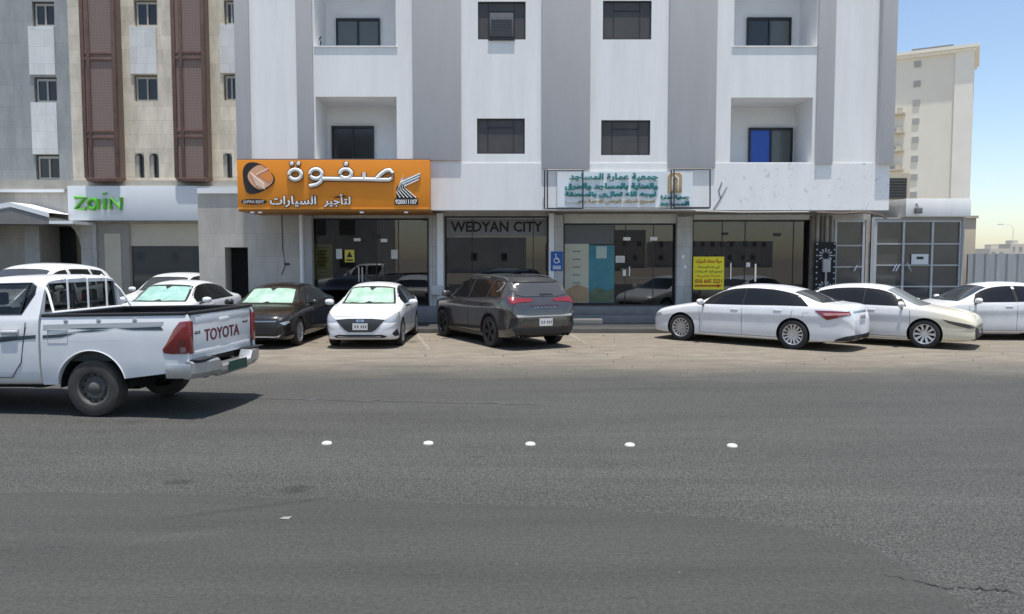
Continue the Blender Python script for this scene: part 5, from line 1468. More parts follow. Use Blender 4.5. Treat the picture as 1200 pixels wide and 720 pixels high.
# ---- white saloon with a yellowed nose beside it
def yellowed():
    m = paint('car_white_yellowed', (.68, .685, .68), .38)
    n, l = m.node_tree.nodes, m.node_tree.links
    b = n['Principled BSDF']; src = b.inputs['Base Color'].links[0].from_socket
    tc = n.new('ShaderNodeTexCoord'); sp = n.new('ShaderNodeSeparateXYZ'); l.new(tc.outputs['Object'], sp.inputs[0])
    t = n.new('ShaderNodeTexNoise'); t.inputs['Scale'].default_value = 2.4; t.inputs['Detail'].default_value = 6; l.new(tc.outputs['Object'], t.inputs[0])
    a = n.new('ShaderNodeMath'); a.operation = 'MULTIPLY_ADD'; a.inputs[1].default_value = .7; l.new(t.outputs['Fac'], a.inputs[0]); l.new(sp.outputs['X'], a.inputs[2])
    r = n.new('ShaderNodeMapRange'); r.inputs[1].default_value = 1.3; r.inputs[2].default_value = 2.15; l.new(a.outputs[0], r.inputs[0])
    mx = n.new('ShaderNodeMix'); mx.data_type = 'RGBA'; mx.inputs[7].default_value = (.68, .62, .46, 1)
    l.new(r.outputs[0], mx.inputs[0]); l.new(src, mx.inputs[6]); l.new(mx.outputs[2], b.inputs['Base Color'])
    return m
ym = yellowed()
c = Car('saloon_car', 'white saloon with a yellowed bonnet and bumper, nose pointing to the right', 'car', None, (8.85, 18.95), -37, 4.66, 1.78, 1.44, 1.0, 2.70, .325, SEDAN, ym, ww=.205)
c.dlo([(1.42, 2.32, .10, .0), (2.34, 3.62, .0, -.25)], mt=.03)
c.windscreen(1.14, 1.86, m_=mat('dusty_windscreen', (.20, .21, .20), .15, spec=.6))
c.windscreen(4.05, 3.42, name='rear_window', curve=.08, m_=tint2)
c.wheels(10, rim_alloy(.6))
c.mirrors(1.50, .99, ym)
c.handles((2.15, 3.1), .10, ym)
c.seams(((1.30, 1.32), (2.33, 2.33), (3.3, 3.45)))
c.hseam(1.3, 3.3, lambda t: .25)
A8 = lambda l: [(940 + x / 4.615, 310 + y / 4.615) for x, y in l]
c.trace('headlight', A8([(755, 297), (800, 308), (880, 322), (935, 334), (942, 345), (900, 348), (850, 336), (790, 318)]), lamp_dark)
c.trace('headlight_strip', A8([(925, 334), (1005, 342), (1018, 352), (950, 347)]), mat('lamp_gold', (.55, .47, .28), .2, coat=1), eps=.012)
c.panel('grille', [(-.64, .46), (-.58, .52), (.58, .52), (.64, .46), (.60, .27), (-.60, .27)], 0, trim_m, eps=.010)
c.panel('grille_bar', [(-.60, .56), (.60, .56), (.56, .53), (-.56, .53)], 0, mat('grille_silver', (.5, .5, .48), .3, metal=.6), eps=.013)
c.trace('bumper_vent', A8([(928, 440), (963, 380), (1000, 374), (990, 436)]), trim_m, eps=.010)
c.trace('fog_light', A8([(862, 422), (880, 419), (886, 438), (866, 442)]), lamp_dark)
c.plate(0, .42, y=0)
c.both('tail_light', [(-.22, .90), (.2, .89), (.16, .80), (-.18, .81)], 128, lamp_red, eps=.008)

# ---- white car at the right edge, facing left
c = Car('saloon_car', 'white saloon cut off by the right frame edge, facing left behind the yellowed saloon', 'car', None, (12.45, 20.0), 177, 4.88, 1.84, 1.45, .98, 2.82, .33, SEDAN, paint('car_white_dusty', (.66, .665, .66), .4, dust=.1), ww=.21)
wd_ = MATS['car_white_dusty']
c.dlo([(1.55, 2.55, .14, .0), (2.62, 3.95, .0, -.30)], mt=.03)
c.windscreen(1.22, 1.97, m_=tint2); c.windscreen(4.25, 3.6, name='rear_window', curve=.08)
c.wheels(10, rim_alloy(.5)); c.mirrors(1.58, 1.0, wd_); c.handles((2.38, 3.38), .10, wd_)
c.seams(((1.42, 1.42), (2.58, 2.58), (3.55, 3.7))); c.hseam(1.4, 3.5, lambda t: .255)
c.both('headlight', [(-.45, .70), (.12, .72), (.18, .66), (-.2, .62)], 40, lamp_clear, eps=.008)
c.panel('grille', [(-.6, .52), (.6, .52), (.5, .28), (-.5, .28)], 0, trim_m, eps=.008)
c.both('tail_light', [(-.22, .90), (.2, .89), (.16, .80), (-.18, .81)], 128, lamp_red, eps=.008)

# ---- dark grey crossover
suvp = paint('suv_grey', (.090, .085, .081), .2, metal=.55, dust=.10, coat=1)
c = Car('suv_car', 'dark grey crossover seen from behind, in front of the second shop window', 'car', None, (-.38, 19.35), 118, 4.62, 1.87, 1.68, .84, 2.76, .365, SUVT, suvp, ww=.23, arch_gap=.05)
c.dlo([(1.48, 2.42, .16, .0), (2.49, 3.42, .0, .0), (3.48, 4.08, .0, -.12)], m_=mat('suv_glass', (.012, .0125, .013), .05, spec=.4), mb_=.03, mt=.045)
c.windscreen(1.16, 1.86)
A6 = lambda l: [(490 + x / 3.79, 230 + y / 3.79) for x, y in l]
c.panel('rear_window', [(-.62, 1.55), (.62, 1.55), (.71, 1.33), (.64, 1.235), (.45, 1.19), (-.45, 1.19), (-.64, 1.235), (-.71, 1.33)], 180, mat('dusty_rear_glass', (.07, .07, .068), .06, spec=.8), eps=.010)
c.panel('roof_spoiler', [(-.66, 1.60), (.66, 1.60), (.64, 1.50), (-.64, 1.50)], 180, trim_m, eps=.022)
c.panel('wiper', [(-.05, 1.215), (.30, 1.225), (.30, 1.24), (-.05, 1.25)], 180, blackm, eps=.022)
c.trace('tail_light', A6([(396, 447), (430, 452), (500, 456), (512, 463), (500, 470), (440, 475), (412, 486), (404, 470)]), lamp_red, eps=.010)
c.panel('tail_light_bar', [(-.36, 1.0), (.36, 1.0), (.36, .985), (-.36, .985)], 180, lamp_red_dk, eps=.010)
c.panel('tailgate_trim', [(-.72, .80), (-.40, .775), (.40, .775), (.72, .80), (.70, .745), (-.70, .745)], 180, mat('suv_sheen', (.50, .50, .50), .3, metal=.0, coat=1), eps=.012)
c.panel('bumper_diffuser', [(-.80, .50), (.80, .50), (.70, .30), (-.70, .30)], 180, trim_m, eps=.010)
c.trace('bumper_corner', A6([(412, 545), (442, 541), (442, 572), (400, 592)]), blackm)
c.both('reflector', [(-.62, .53), (-.46, .53), (-.46, .505), (-.62, .505)], 180, lamp_red_dk, eps=.014)
c.trace('window_trim', A6([(372, 385), (386, 383), (392, 388), (372, 416), (350, 428), (350, 425), (368, 413), (385, 389)]), mat('trim_silver', (.16, .16, .16), .3), eps=.014)
c.trace('window_trim', A6([(413, 384), (418, 384), (432, 410), (444, 422), (440, 424), (426, 410)]), MATS['trim_silver'], eps=.014)
c.plate(180, .62, w_=.34, h_=.17, y=.02)
c.letters('J E T O U R', 180, -.27, .30, .935, .965, mat('letter_chrome', (.6, .6, .6), .25, metal=.8), off=.01)
for sd in (1, -1):
    mb = MB()
    pr = []
    for i in range(13):
        t = 1.95 + i * .17; v_ = c.vals(t); pr.append((c.X(t), sd * (v_[4] - .03), v_[3] + (.055 if 0 < i < 12 else .0)))
    mb.tube(pr, .018, 6); mb.obj('roof_rail', mat('rail_grey', (.22, .22, .22), .35, metal=.7), c.root, smooth=True, world=False)
    # exhaust tips
    for dy in (.50, .61):
        mb = MB(); x_ = c.X(4.66); mb.lathe([(.042, 0), (.048, -.0), (.048, .08)], 14, 'z'); 
        ex = MB(); ex.tube([(x_ + .25, sd * dy, .325), (x_ + .06, sd * dy, .325)], .040, 14, cap=False); ex.obj('exhaust', chrome, c.root, smooth=True, world=False)
c.wheels(5, mat('rim_black', (.05, .05, .052), .35, metal=.6))
c.mirrors(1.50, 1.16, suvp, size=(.11, .24, .17)); c.handles((2.25, 3.3), .11, suvp)
c.seams(((1.36, 1.36), (2.46, 2.46), (3.38, 3.55)), z0=.34); c.hseam(1.3, 3.4, lambda t: .36)
def sill(c, m_, z0, z1):
    t0, t1 = c.fo + c.wr + .06, c.fo + c.wb - c.wr - .06
    c.both('sill_cladding', [(c.u90(t0), z0), (c.u90(t1), z0), (c.u90(t1), z1), (c.u90(t0), z1)], 90, m_, eps=.008)
sill(c, trim_m, .225, .33)
def arch_trim(c, m_, wd=.036):
    for tx_ in (c.fo, c.fo + c.wb):
        r0 = c.wr + .052; pts = []
        n = 18
        a0, a1 = R(-8), R(188)
        o_ = [(c.u90(tx_) + (r0 + wd) * math.cos(a0 + (a1 - a0) * i / n), c.wr + (r0 + wd) * math.sin(a0 + (a1 - a0) * i / n)) for i in range(n + 1)]
        i_ = [(c.u90(tx_) + (r0 + .003) * math.cos(a0 + (a1 - a0) * i / n), c.wr + (r0 + .003) * math.sin(a0 + (a1 - a0) * i / n)) for i in range(n + 1)]
        c.both('arch_trim', o_ + i_[::-1], 90, m_, eps=.007)
arch_trim(c, trim_m)
c.both('headlight', [(-.3, .95), (.05, .93), (.1, .86), (-.2, .86)], 40, lamp_clear); c.panel('grille', [(-.6, .8), (.6, .8), (.5, .5), (-.5, .5)], 0, trim_m)

A5 = lambda l: [(260 + x / 4.8, 300 + y / 4.8) for x, y in l]
# ---- small white saloon facing the camera with a foil sunshade
c = Car('saloon_car', 'white saloon with a wide dark grille and foil sunshade, under the orange sign', 'car', None, (-3.43, 19.42), -90, 4.44, 1.74, 1.46, .84, 2.60, .315, SEDAN, white_car, ww=.20)
c.dlo([(1.38, 2.24, .10, .0), (2.30, 3.45, .0, -.22)], mt=.03)
c.windscreen(1.07, 1.80, shade=True); c.windscreen(3.9, 3.3, name='rear_window', curve=.08)
c.wheels(8, rim_alloy(.45)); c.mirrors(1.42, .99, white_car, out=.15); c.handles((2.1, 3.0), .10, white_car)
c.seams(((1.24, 1.26), (2.27, 2.27), (3.15, 3.3))); c.hseam(1.2, 3.1, lambda t: .25)
grm = mat('grille_mesh', (.035, .036, .038), .35, noise=.3, nscale=40)
c.panel('grille', [(-.56, .66), (-.28, .685), (.28, .685), (.56, .66), (.50, .60), (.34, .43), (.26, .385), (-.26, .385), (-.34, .43), (-.50, .60)], 0, grm, eps=.010)
c.panel('lower_intake', [(-.60, .295), (-.50, .325), (.50, .325), (.60, .295), (.54, .262), (-.54, .262)], 0, blackm, eps=.010)
c.trace('fog_vent', A5([(956, 438), (985, 408), (999, 446), (975, 452)]), blackm)
c.trace('headlight', A5([(902, 371), (925, 355), (960, 333), (1000, 312), (1004, 340), (985, 366), (945, 373)]), lamp_clear)
c.panel('emblem', [(-.075, .66), (.075, .66), (.09, .635), (.075, .61), (-.075, .61), (-.09, .635)], 0, chrome, eps=.018)
c.panel('emblem_letter', [(-.04, .652), (-.022, .652), (-.012, .64), (.02, .642), (.024, .652), (.042, .652), (.026, .618), (.008, .618), (.014, .63), (-.018, .628), (-.024, .618), (-.042, .618)], 0, trim_m, eps=.022, step=.02)
c.plate(0, .51, w_=.34, h_=.15)
c.both('tail_light', [(-.22, .90), (.2, .89), (.16, .80), (-.18, .81)], 128, lamp_red, eps=.008)
c.panel('bonnet_gap', [(-.62, .735), (0, .745), (.62, .735), (.62, .728), (0, .738), (-.62, .728)], 0, seam_m, eps=.003)

# ---- dark saloon facing the camera, foil sunshade
dkp = paint('car_dark', (.020, .0195, .019), .22, metal=.3, dust=.2, coat=.5)
c = Car('saloon_car', 'dark charcoal saloon facing the camera with a foil sunshade, behind the pickup tailgate', 'car', None, (-5.83, 19.45), -92, 4.65, 1.79, 1.45, .92, 2.70, .325, SEDAN, dkp, ww=.205)
c.dlo([(1.42, 2.32, .10, .0), (2.38, 3.62, .0, -.25)], mt=.03, m_=mat('side_glass_smoke', (.03, .032, .034), .05, spec=.7))
c.windscreen(1.14, 1.86, shade=True); c.windscreen(4.05, 3.42, name='rear_window', curve=.08)
c.wheels(10, rim_alloy(.5)); c.mirrors(1.50, .99, dkp, out=.15); c.handles((2.15, 3.1), .10, dkp)
c.seams(((1.30, 1.32), (2.35, 2.35), (3.3, 3.45))); c.hseam(1.3, 3.3, lambda t: .25)
c.trace('headlight', A5([(322, 379), (375, 366), (386, 374), (352, 391)]), lamp_clear)
c.panel('grille', [(-.60, .60), (.60, .60), (.66, .48), (.60, .36), (-.60, .36), (-.66, .48)], 0, blackm, eps=.010)
c.panel('grille_trim', [(-.6, .645), (.6, .645), (.6, .615), (-.6, .615)], 0, mat('grille_satin', (.22, .24, .26), .3, metal=.5), eps=.012)
c.panel('bumper_trim', [(-.62, .30), (.62, .30), (.70, .335), (.66, .275), (-.66, .275), (-.70, .335)], 0, mat('bumper_silver', (.62, .62, .62), .3, metal=.5), eps=.012)
c.both('tail_light', [(-.22, .90), (.2, .89), (.16, .80), (-.18, .81)], 128, lamp_red, eps=.008)

# ---- pale saloon behind the pickup bed
plp = paint('car_silver_white', (.70, .72, .745), .3, metal=.1)
c = Car('saloon_car', 'silver white saloon with a paper tag in its side window, behind the pickup bed', 'car', None, (-8.55, 19.75), -92, 4.65, 1.80, 1.50, .92, 2.70, .325, SEDAN, plp, ww=.205)
c.dlo([(1.42, 2.32, .10, .0), (2.38, 3.62, .0, -.25)], mt=.03)
c.windscreen(1.14, 1.86, shade=True, shade_m_=mat('sunshade_cyan', (.38, .56, .53), .5, col2=(.60, .74, .70), nscale=5, detail=3, bump=.6, bscale=9)); c.windscreen(4.05, 3.42, name='rear_window', curve=.08)
c.wheels(10, rim_alloy(.5)); c.mirrors(1.50, 1.03, plp, out=.15); c.handles((2.15, 3.1), .10, plp); c.seams(((1.30, 1.32), (2.35, 2.35), (3.3, 3.45)))
tz = c.vals(2.75)[2]
c.panel('paper_tag', [(c.X(2.62) * 1, tz + .22), (c.X(2.74), tz + .22), (c.X(2.78), tz + .09), (c.X(2.66), tz + .09)], -90, paper, eps=.014)
c.both('headlight', [(-.30, .62), (.05, .70), (.12, .66), (-.1, .59)], 40, lamp_clear, eps=.008)
c.panel('grille', [(-.60, .60), (.60, .60), (.66, .48), (.60, .36), (-.60, .36), (-.66, .48)], 0, blackm, eps=.010)
c.both('tail_light', [(-.22, .90), (.2, .89), (.16, .80), (-.18, .81)], 128, lamp_red, eps=.008)

# ---- white hatchback in the second row
c = Car('hatchback_car', 'white crossover whose roof shows above and behind the silver white saloon', 'car', None, (-10.75, 24.6), -91, 4.3, 1.8, 1.60, .85, 2.6, .33, SUVT, white_car, ww=.21)
c.dlo([(1.36, 2.2, .16, .0), (2.26, 3.1, .0, .0), (3.15, 3.7, .0, -.1)], mt=.05)
c.windscreen(1.06, 1.70, m_=tint2); c.wheels(8, rim_alloy(.45)); c.mirrors(1.38, 1.1, white_car)
c.panel('rear_window', [(-.58, 1.40), (.58, 1.40), (.62, 1.1), (-.62, 1.1)], 180, tint)
c.both('headlight', [(-.3, .92), (.05, .90), (.1, .82), (-.2, .82)], 40, lamp_clear); c.panel('grille', [(-.6, .8), (.6, .8), (.5, .5), (-.5, .5)], 0, trim_m)

# ---- tall white off-roader behind the pickup cab
c = Car('suv_car', 'tall white off-roader whose roof shows above the pickup cab', 'car', None, (-12.55, 20.2), -91, 4.95, 1.95, 1.93, .9, 2.85, .40, SUVT, white_car, ww=.25)
c.dlo([(1.5, 2.5, .16, .0), (2.64, 3.55, .0, .0), (3.65, 4.35, .0, -.1)], mt=.075, surround=False)
c.windscreen(1.22, 1.95, m_=tint2); c.wheels(6, rim_alloy(.45)); c.mirrors(1.6, 1.3, white_car)
c.panel('rear_window', [(-.62, 1.68), (.62, 1.68), (.68, 1.32), (-.68, 1.32)], 180, tint)
c.both('headlight', [(-.3, 1.1), (.05, 1.08), (.1, .95), (-.2, .95)], 40, lamp_clear); c.panel('grille', [(-.6, .98), (.6, .98), (.5, .6), (-.5, .6)], 0, trim_m)
# ------------------------------------------------------------------ white pickup in the foreground
# local frame: x forward, y left; origin on the ground under the rear axle, centre line. Near (left) side faces the camera.
PW, PWB, PR = 1.80, 3.085, .372
th = R(172.5)
near = Vector((at(107, 456, 9.82)[0], 9.82, 0))
ctr = near - Vector((-math.sin(th), math.cos(th), 0)) * (PW / 2)
pk = thing('pickup_truck', 'white double cab pickup with dark side stripe and maroon tailgate lettering, driving in the foreground', 'pickup', tuple(ctr), th)
pwhite = paint('pickup_white', (.70, .705, .71), .3, dust=.05)
RAKE = .022
def rk(x, z): return z - RAKE * x                    # nose-down stance
def shear(o):
    me = o.data
    for v in me.vertices: v.co.z -= RAKE * v.co.x
    me.update(); return o
def PB(name, mb, m_, parent=pk, smooth=False, bevel=0, angle=35): return shear(mb.obj(name, m_, parent, smooth, bevel, angle, world=False))
HW = PW / 2
# cross section half outline of the cab: (y, z) keys
XC0, XC1 = 2.62, .74                                  # cab from windscreen base to rear wall
ZR, ZB, ZS_ = 1.855, 1.31, .40                        # roof, belt, sill
def half(zb_, zt, tumble, hw=HW):
    return [(0, zb_), (hw * .80, zb_), (hw * .97, zb_ + .03), (hw * 1.0, zb_ + .30), (hw * 1.0, ZB - .30), (hw * .985, ZB - .06), (hw * .965, ZB), (hw * .965 - tumble * .5, (ZB + zt - .07) / 2), (hw * .965 - tumble, zt - .085), (hw * .965 - tumble - .10, zt - .012), (0, zt)]
# lower body of the cab + bonnet (loft), arches cut; greenhouse as pillars and roof with open windows
def loft(secs, name, m_, parent, cutters=None, cap=True):
    v, f = [], []
    for (x, hs) in secs:
        full = hs + [(-y, z) for y, z in hs[-2:0:-1]]
        v += [(x, y, z) for y, z in full]
    m = len(full)
    for i in range(len(secs) - 1):
        for j in range(m): f.append((i * m + j, i * m + (j + 1) % m, (i + 1) * m + (j + 1) % m, (i + 1) * m + j))
    if cap: f.append(tuple(range(m))); f.append(tuple((len(secs) - 1) * m + j for j in range(m))[::-1])
    me = bpy.data.meshes.new(name); me.from_pydata(v, [], f)
    bm = bmesh.new(); bm.from_mesh(me); bmesh.ops.recalc_face_normals(bm, faces=bm.faces); bm.to_mesh(me); bm.free()
    me.materials.append(m_); me.materials.append(arch_m)
    if cutters: me = boolean(me, cutters)
    me.polygons.foreach_set('use_smooth', [True] * len(me.polygons)); me.set_sharp_from_angle(angle=R(30))
    o = bpy.data.objects.new(name, me); C.objects.link(o); o.parent = parent
    return shear(o)
def boolean(me, cutters):
    tmp = bpy.data.objects.new('tmp', me); C.objects.link(tmp); cos_ = []
    for mb in cutters:
        cme = bpy.data.meshes.new('cutter'); cme.from_pydata(mb.v, [], mb.f)
        bm = bmesh.new(); bm.from_mesh(cme); bmesh.ops.recalc_face_normals(bm, faces=bm.faces); bm.to_mesh(cme); bm.free()
        for mm in me.materials: cme.materials.append(mm)
        cme.polygons.foreach_set('material_index', mb.m)
        co = bpy.data.objects.new('cutter', cme); C.objects.link(co); cos_.append(co)
        md = tmp.modifiers.new('b', 'BOOLEAN'); md.operation = 'DIFFERENCE'; md.object = co; md.solver = 'EXACT'
    bpy.context.view_layer.update()
    res = bpy.data.meshes.new_from_object(tmp.evaluated_get(bpy.context.evaluated_depsgraph_get()))
    bpy.data.objects.remove(tmp)
    for co in cos_: bpy.data.objects.remove(co)
    return res
def cyl_cut(x, z, r_, y0, y1, mi=1, N=40):
    mb = MB(); i0 = 0
    for yy in (y0, y1):
        for j in range(N): a = 2 * math.pi * j / N; mb.v.append((x + r_ * math.cos(a), yy, z + r_ * math.sin(a)))
    mb.f.append(tuple(range(N))); mb.m.append(mi); mb.f.append(tuple(N + j for j in range(N))[::-1]); mb.m.append(mi)
    for j in range(N): mb.f.append((j, N + j, N + (j + 1) % N, (j + 1) % N)); mb.m.append(mi)
    return mb
# cab shell
secs = []
for (x, zt, tum, hwf) in ((4.00, .98, .02, .74), (3.96, 1.06, .02, .80), (3.85, 1.12, .03, .88), (3.6, 1.17, .03, .95), (3.2, 1.22, .04, .985), (2.80, 1.27, .05, 1), (2.62, 1.33, .06, 1), (2.40, 1.48, .09, 1), (2.12, 1.68, .14, 1), (1.92, 1.79, .13, 1), (1.72, 1.835, .13, 1), (1.4, 1.855, .13, 1), (1.05, 1.85, .13, 1), (.84, 1.835, .13, 1), (.76, 1.81, .13, .998), (.735, 1.79, .13, .99)):
    hs = half(ZS_, max(zt, ZB + .02) if x < 2.7 else zt, tum, HW * hwf)
    if x >= 2.7:
        hs = [(0, ZS_), (HW * hwf * .80, ZS_), (HW * hwf * .97, ZS_ + .03), (HW * hwf, ZS_ + .25), (HW * hwf, zt - .36), (HW * hwf * .985, zt - .22), (HW * hwf * .95, zt - .13), (HW * hwf * .92, zt - .09), (HW * hwf * .86, zt - .05), (HW * hwf * .72, zt - .015), (0, zt)]
    secs.append((x, chaikin_open(hs, 2)))
inner = MB()
def inner_box():
    mb = MB()
    for (x, w0, w1, z0, z1) in ((2.30, .80, .74, .78, 1.42), (1.75, .82, .70, .78, 1.77), (.80, .82, .69, .78, 1.76)):
        mb.v += [(x, -w0, z0), (x, w0, z0), (x, w0 - .02, ZB), (x, w1, z1), (x, -w1, z1), (x, -w0 + .02, ZB)]
    for i in range(2):
        for j in range(6): mb.f.append((i * 6 + j, i * 6 + (j + 1) % 6, i * 6 + 6 + (j + 1) % 6, i * 6 + 6 + j)); mb.m.append(1)
    mb.f.append(tuple(range(6))); mb.m.append(1); mb.f.append(tuple(range(12, 18))[::-1]); mb.m.append(1)
    return mb
def side_cut(pts):
    mb = MB(); mb.prism(pts, -1.3, 1.3, 0); return mb
W1 = [(2.22, ZB + .03), (1.56, ZB + .03), (1.56, 1.745), (1.80, 1.745), (2.05, 1.60)]
W2 = [(1.46, ZB + .03), (.98, ZB + .03), (.84, 1.60), (.84, 1.70), (.90, 1.745), (1.46, 1.745)]
rw_ = MB()
rwp = [(-.76, ZB + .05), (.76, ZB + .05), (.70, 1.70), (.66, 1.735), (-.66, 1.735), (-.70, 1.70)]
rw_.v += [(1.0, y, z) for y, z in rwp] + [(.5, y, z) for y, z in rwp]
rw_.f = [tuple(range(6)), tuple(range(6, 12))[::-1]] + [(j, 6 + j, 6 + (j + 1) % 6, (j + 1) % 6) for j in range(6)]; rw_.m = [0] * 8
fw_ = MB()
fwp = [(-.70, 1.36), (.70, 1.36), (.60, 1.74), (-.60, 1.74)]
fw_.v += [(2.9, y, z) for y, z in fwp] + [(1.7, y, z) for y, z in fwp]
fw_.f = [(0, 1, 2, 3), (7, 6, 5, 4)] + [(j, 4 + j, 4 + (j + 1) % 4, (j + 1) % 4) for j in range(4)]; fw_.m = [0] * 6
cab = loft(secs, 'cab', pwhite, pk, [inner_box(), side_cut(W1), side_cut(W2), rw_, fw_, cyl_cut(PWB, PR - .0 + RAKE * PWB, PR + .07, HW - .35, HW + .3), cyl_cut(PWB, PR + RAKE * PWB, PR + .07, -HW + .35, -HW - .3)])
cabglass = glass_mat('cab_glass', (.36, .39, .38), 1.5, 1.2)
def glass_side(pts, name):
    for sd in (1, -1):
        mb = MB(); q = []
        for (x, z) in pts:
            f_ = (z - ZB) / (1.77 - ZB); q.append((x, sd * (HW * .965 - .13 * max(f_, 0) - .018), z))
        mb.poly(q); PB(name, mb, cabglass, cab)
glass_side(W1, 'side_window'); glass_side(W2, 'side_window')
mb = MB(); mb.poly([(.765, y * 1.0, z) for y, z in rwp]); PB('rear_window', mb, cabglass, cab)
mb = MB(); mb.poly([(2.60 - .62 * (z - 1.34) / .42, y, z) for y, z in fwp]); PB('windscreen', mb, cabglass, cab)
# window divider of the rear door, black seals
for sd in (1, -1):
    mb = MB()
    def yat(z): return sd * (HW * .965 - .13 * (z - ZB) / (1.77 - ZB) - .008)
    mb.tube([(1.02, yat(ZB + .03), ZB + .03), (.945, yat(1.745), 1.745)], .014, 5); PB('window_divider', mb, trim_m, cab)
    mb = MB()
    for P_ in (W1, W2):
        mb.tube([(x, yat(z) + sd * .004, z) for x, z in P_ + P_[:1]], .010, 4)
    PB('window_seal', mb, trim_m, cab)
# seats seen through the glass
seatm = mat('seat_fabric', (.16, .16, .155), .8)
for (x, ys) in ((1.75, (-.38, .38)), (1.02, (-.45, 0, .45))):
    for y in ys:
        mb = MB(); mb.box(x - .08, x + .06, y - .2, y + .2, .85, 1.42); st = PB('seat', mb, seatm, pk, bevel=.04)
        mb = MB(); mb.box(x - .09, x + .0, y - .12, y + .12, 1.45, 1.62); PB('headrest', mb, seatm, st, bevel=.03)
mb = MB(); mb.box(2.15, 2.3, -.72, .72, .9, 1.32); PB('dashboard', mb, trim_m, pk, bevel=.04)
# door gaps and handles
def strip(x0, z0, x1, z1, y, wd, name, m_, parent=cab):
    mb = MB(); a, b = Vector((x0, 0, z0)), Vector((x1, 0, z1)); t = (b - a).normalized(); n_ = Vector((-t.z, 0, t.x)) * wd / 2
    mb.prism([((a - n_).x, (a - n_).z), ((b - n_).x, (b - n_).z), ((b + n_).x, (b + n_).z), ((a + n_).x, (a + n_).z)], y - .003, y + .003)
    return PB(name, mb, m_, parent)
for sd in (1, -1):
    ys = sd * (HW + .001)
    for x in (1.51, 2.50): strip(x, .50, x, 1.24, ys, .010, 'door_gap', seam_m)
    strip(.96, .86, .90, 1.24, ys, .010, 'door_gap', seam_m); strip(1.12, .52, .98, .72, ys, .010, 'door_gap', seam_m); strip(.98, .72, .96, .86, ys, .010, 'door_gap', seam_m); strip(1.12, .52, 2.48, .52, ys, .010, 'door_gap', seam_m)
    for x in (1.13, 1.98):
        mb = MB(); mb.box(x - .12, x + .12, ys - sd * .01, ys + sd * .035, 1.10, 1.14); PB('door_handle', mb, pwhite, cab, bevel=.013)
        mb = MB(); mb.box(x - .13, x + .13, ys - sd * .003, ys + sd * .004, 1.085, 1.15); PB('handle_recess', mb, mat('recess_grey', (.42, .42, .42), .5), cab)
    mb = MB(); mb.box(2.25, 2.42, sd * (HW + .02), sd * (HW + .24), 1.30, 1.50); PB('mirror', mb, pwhite, pk, bevel=.05)

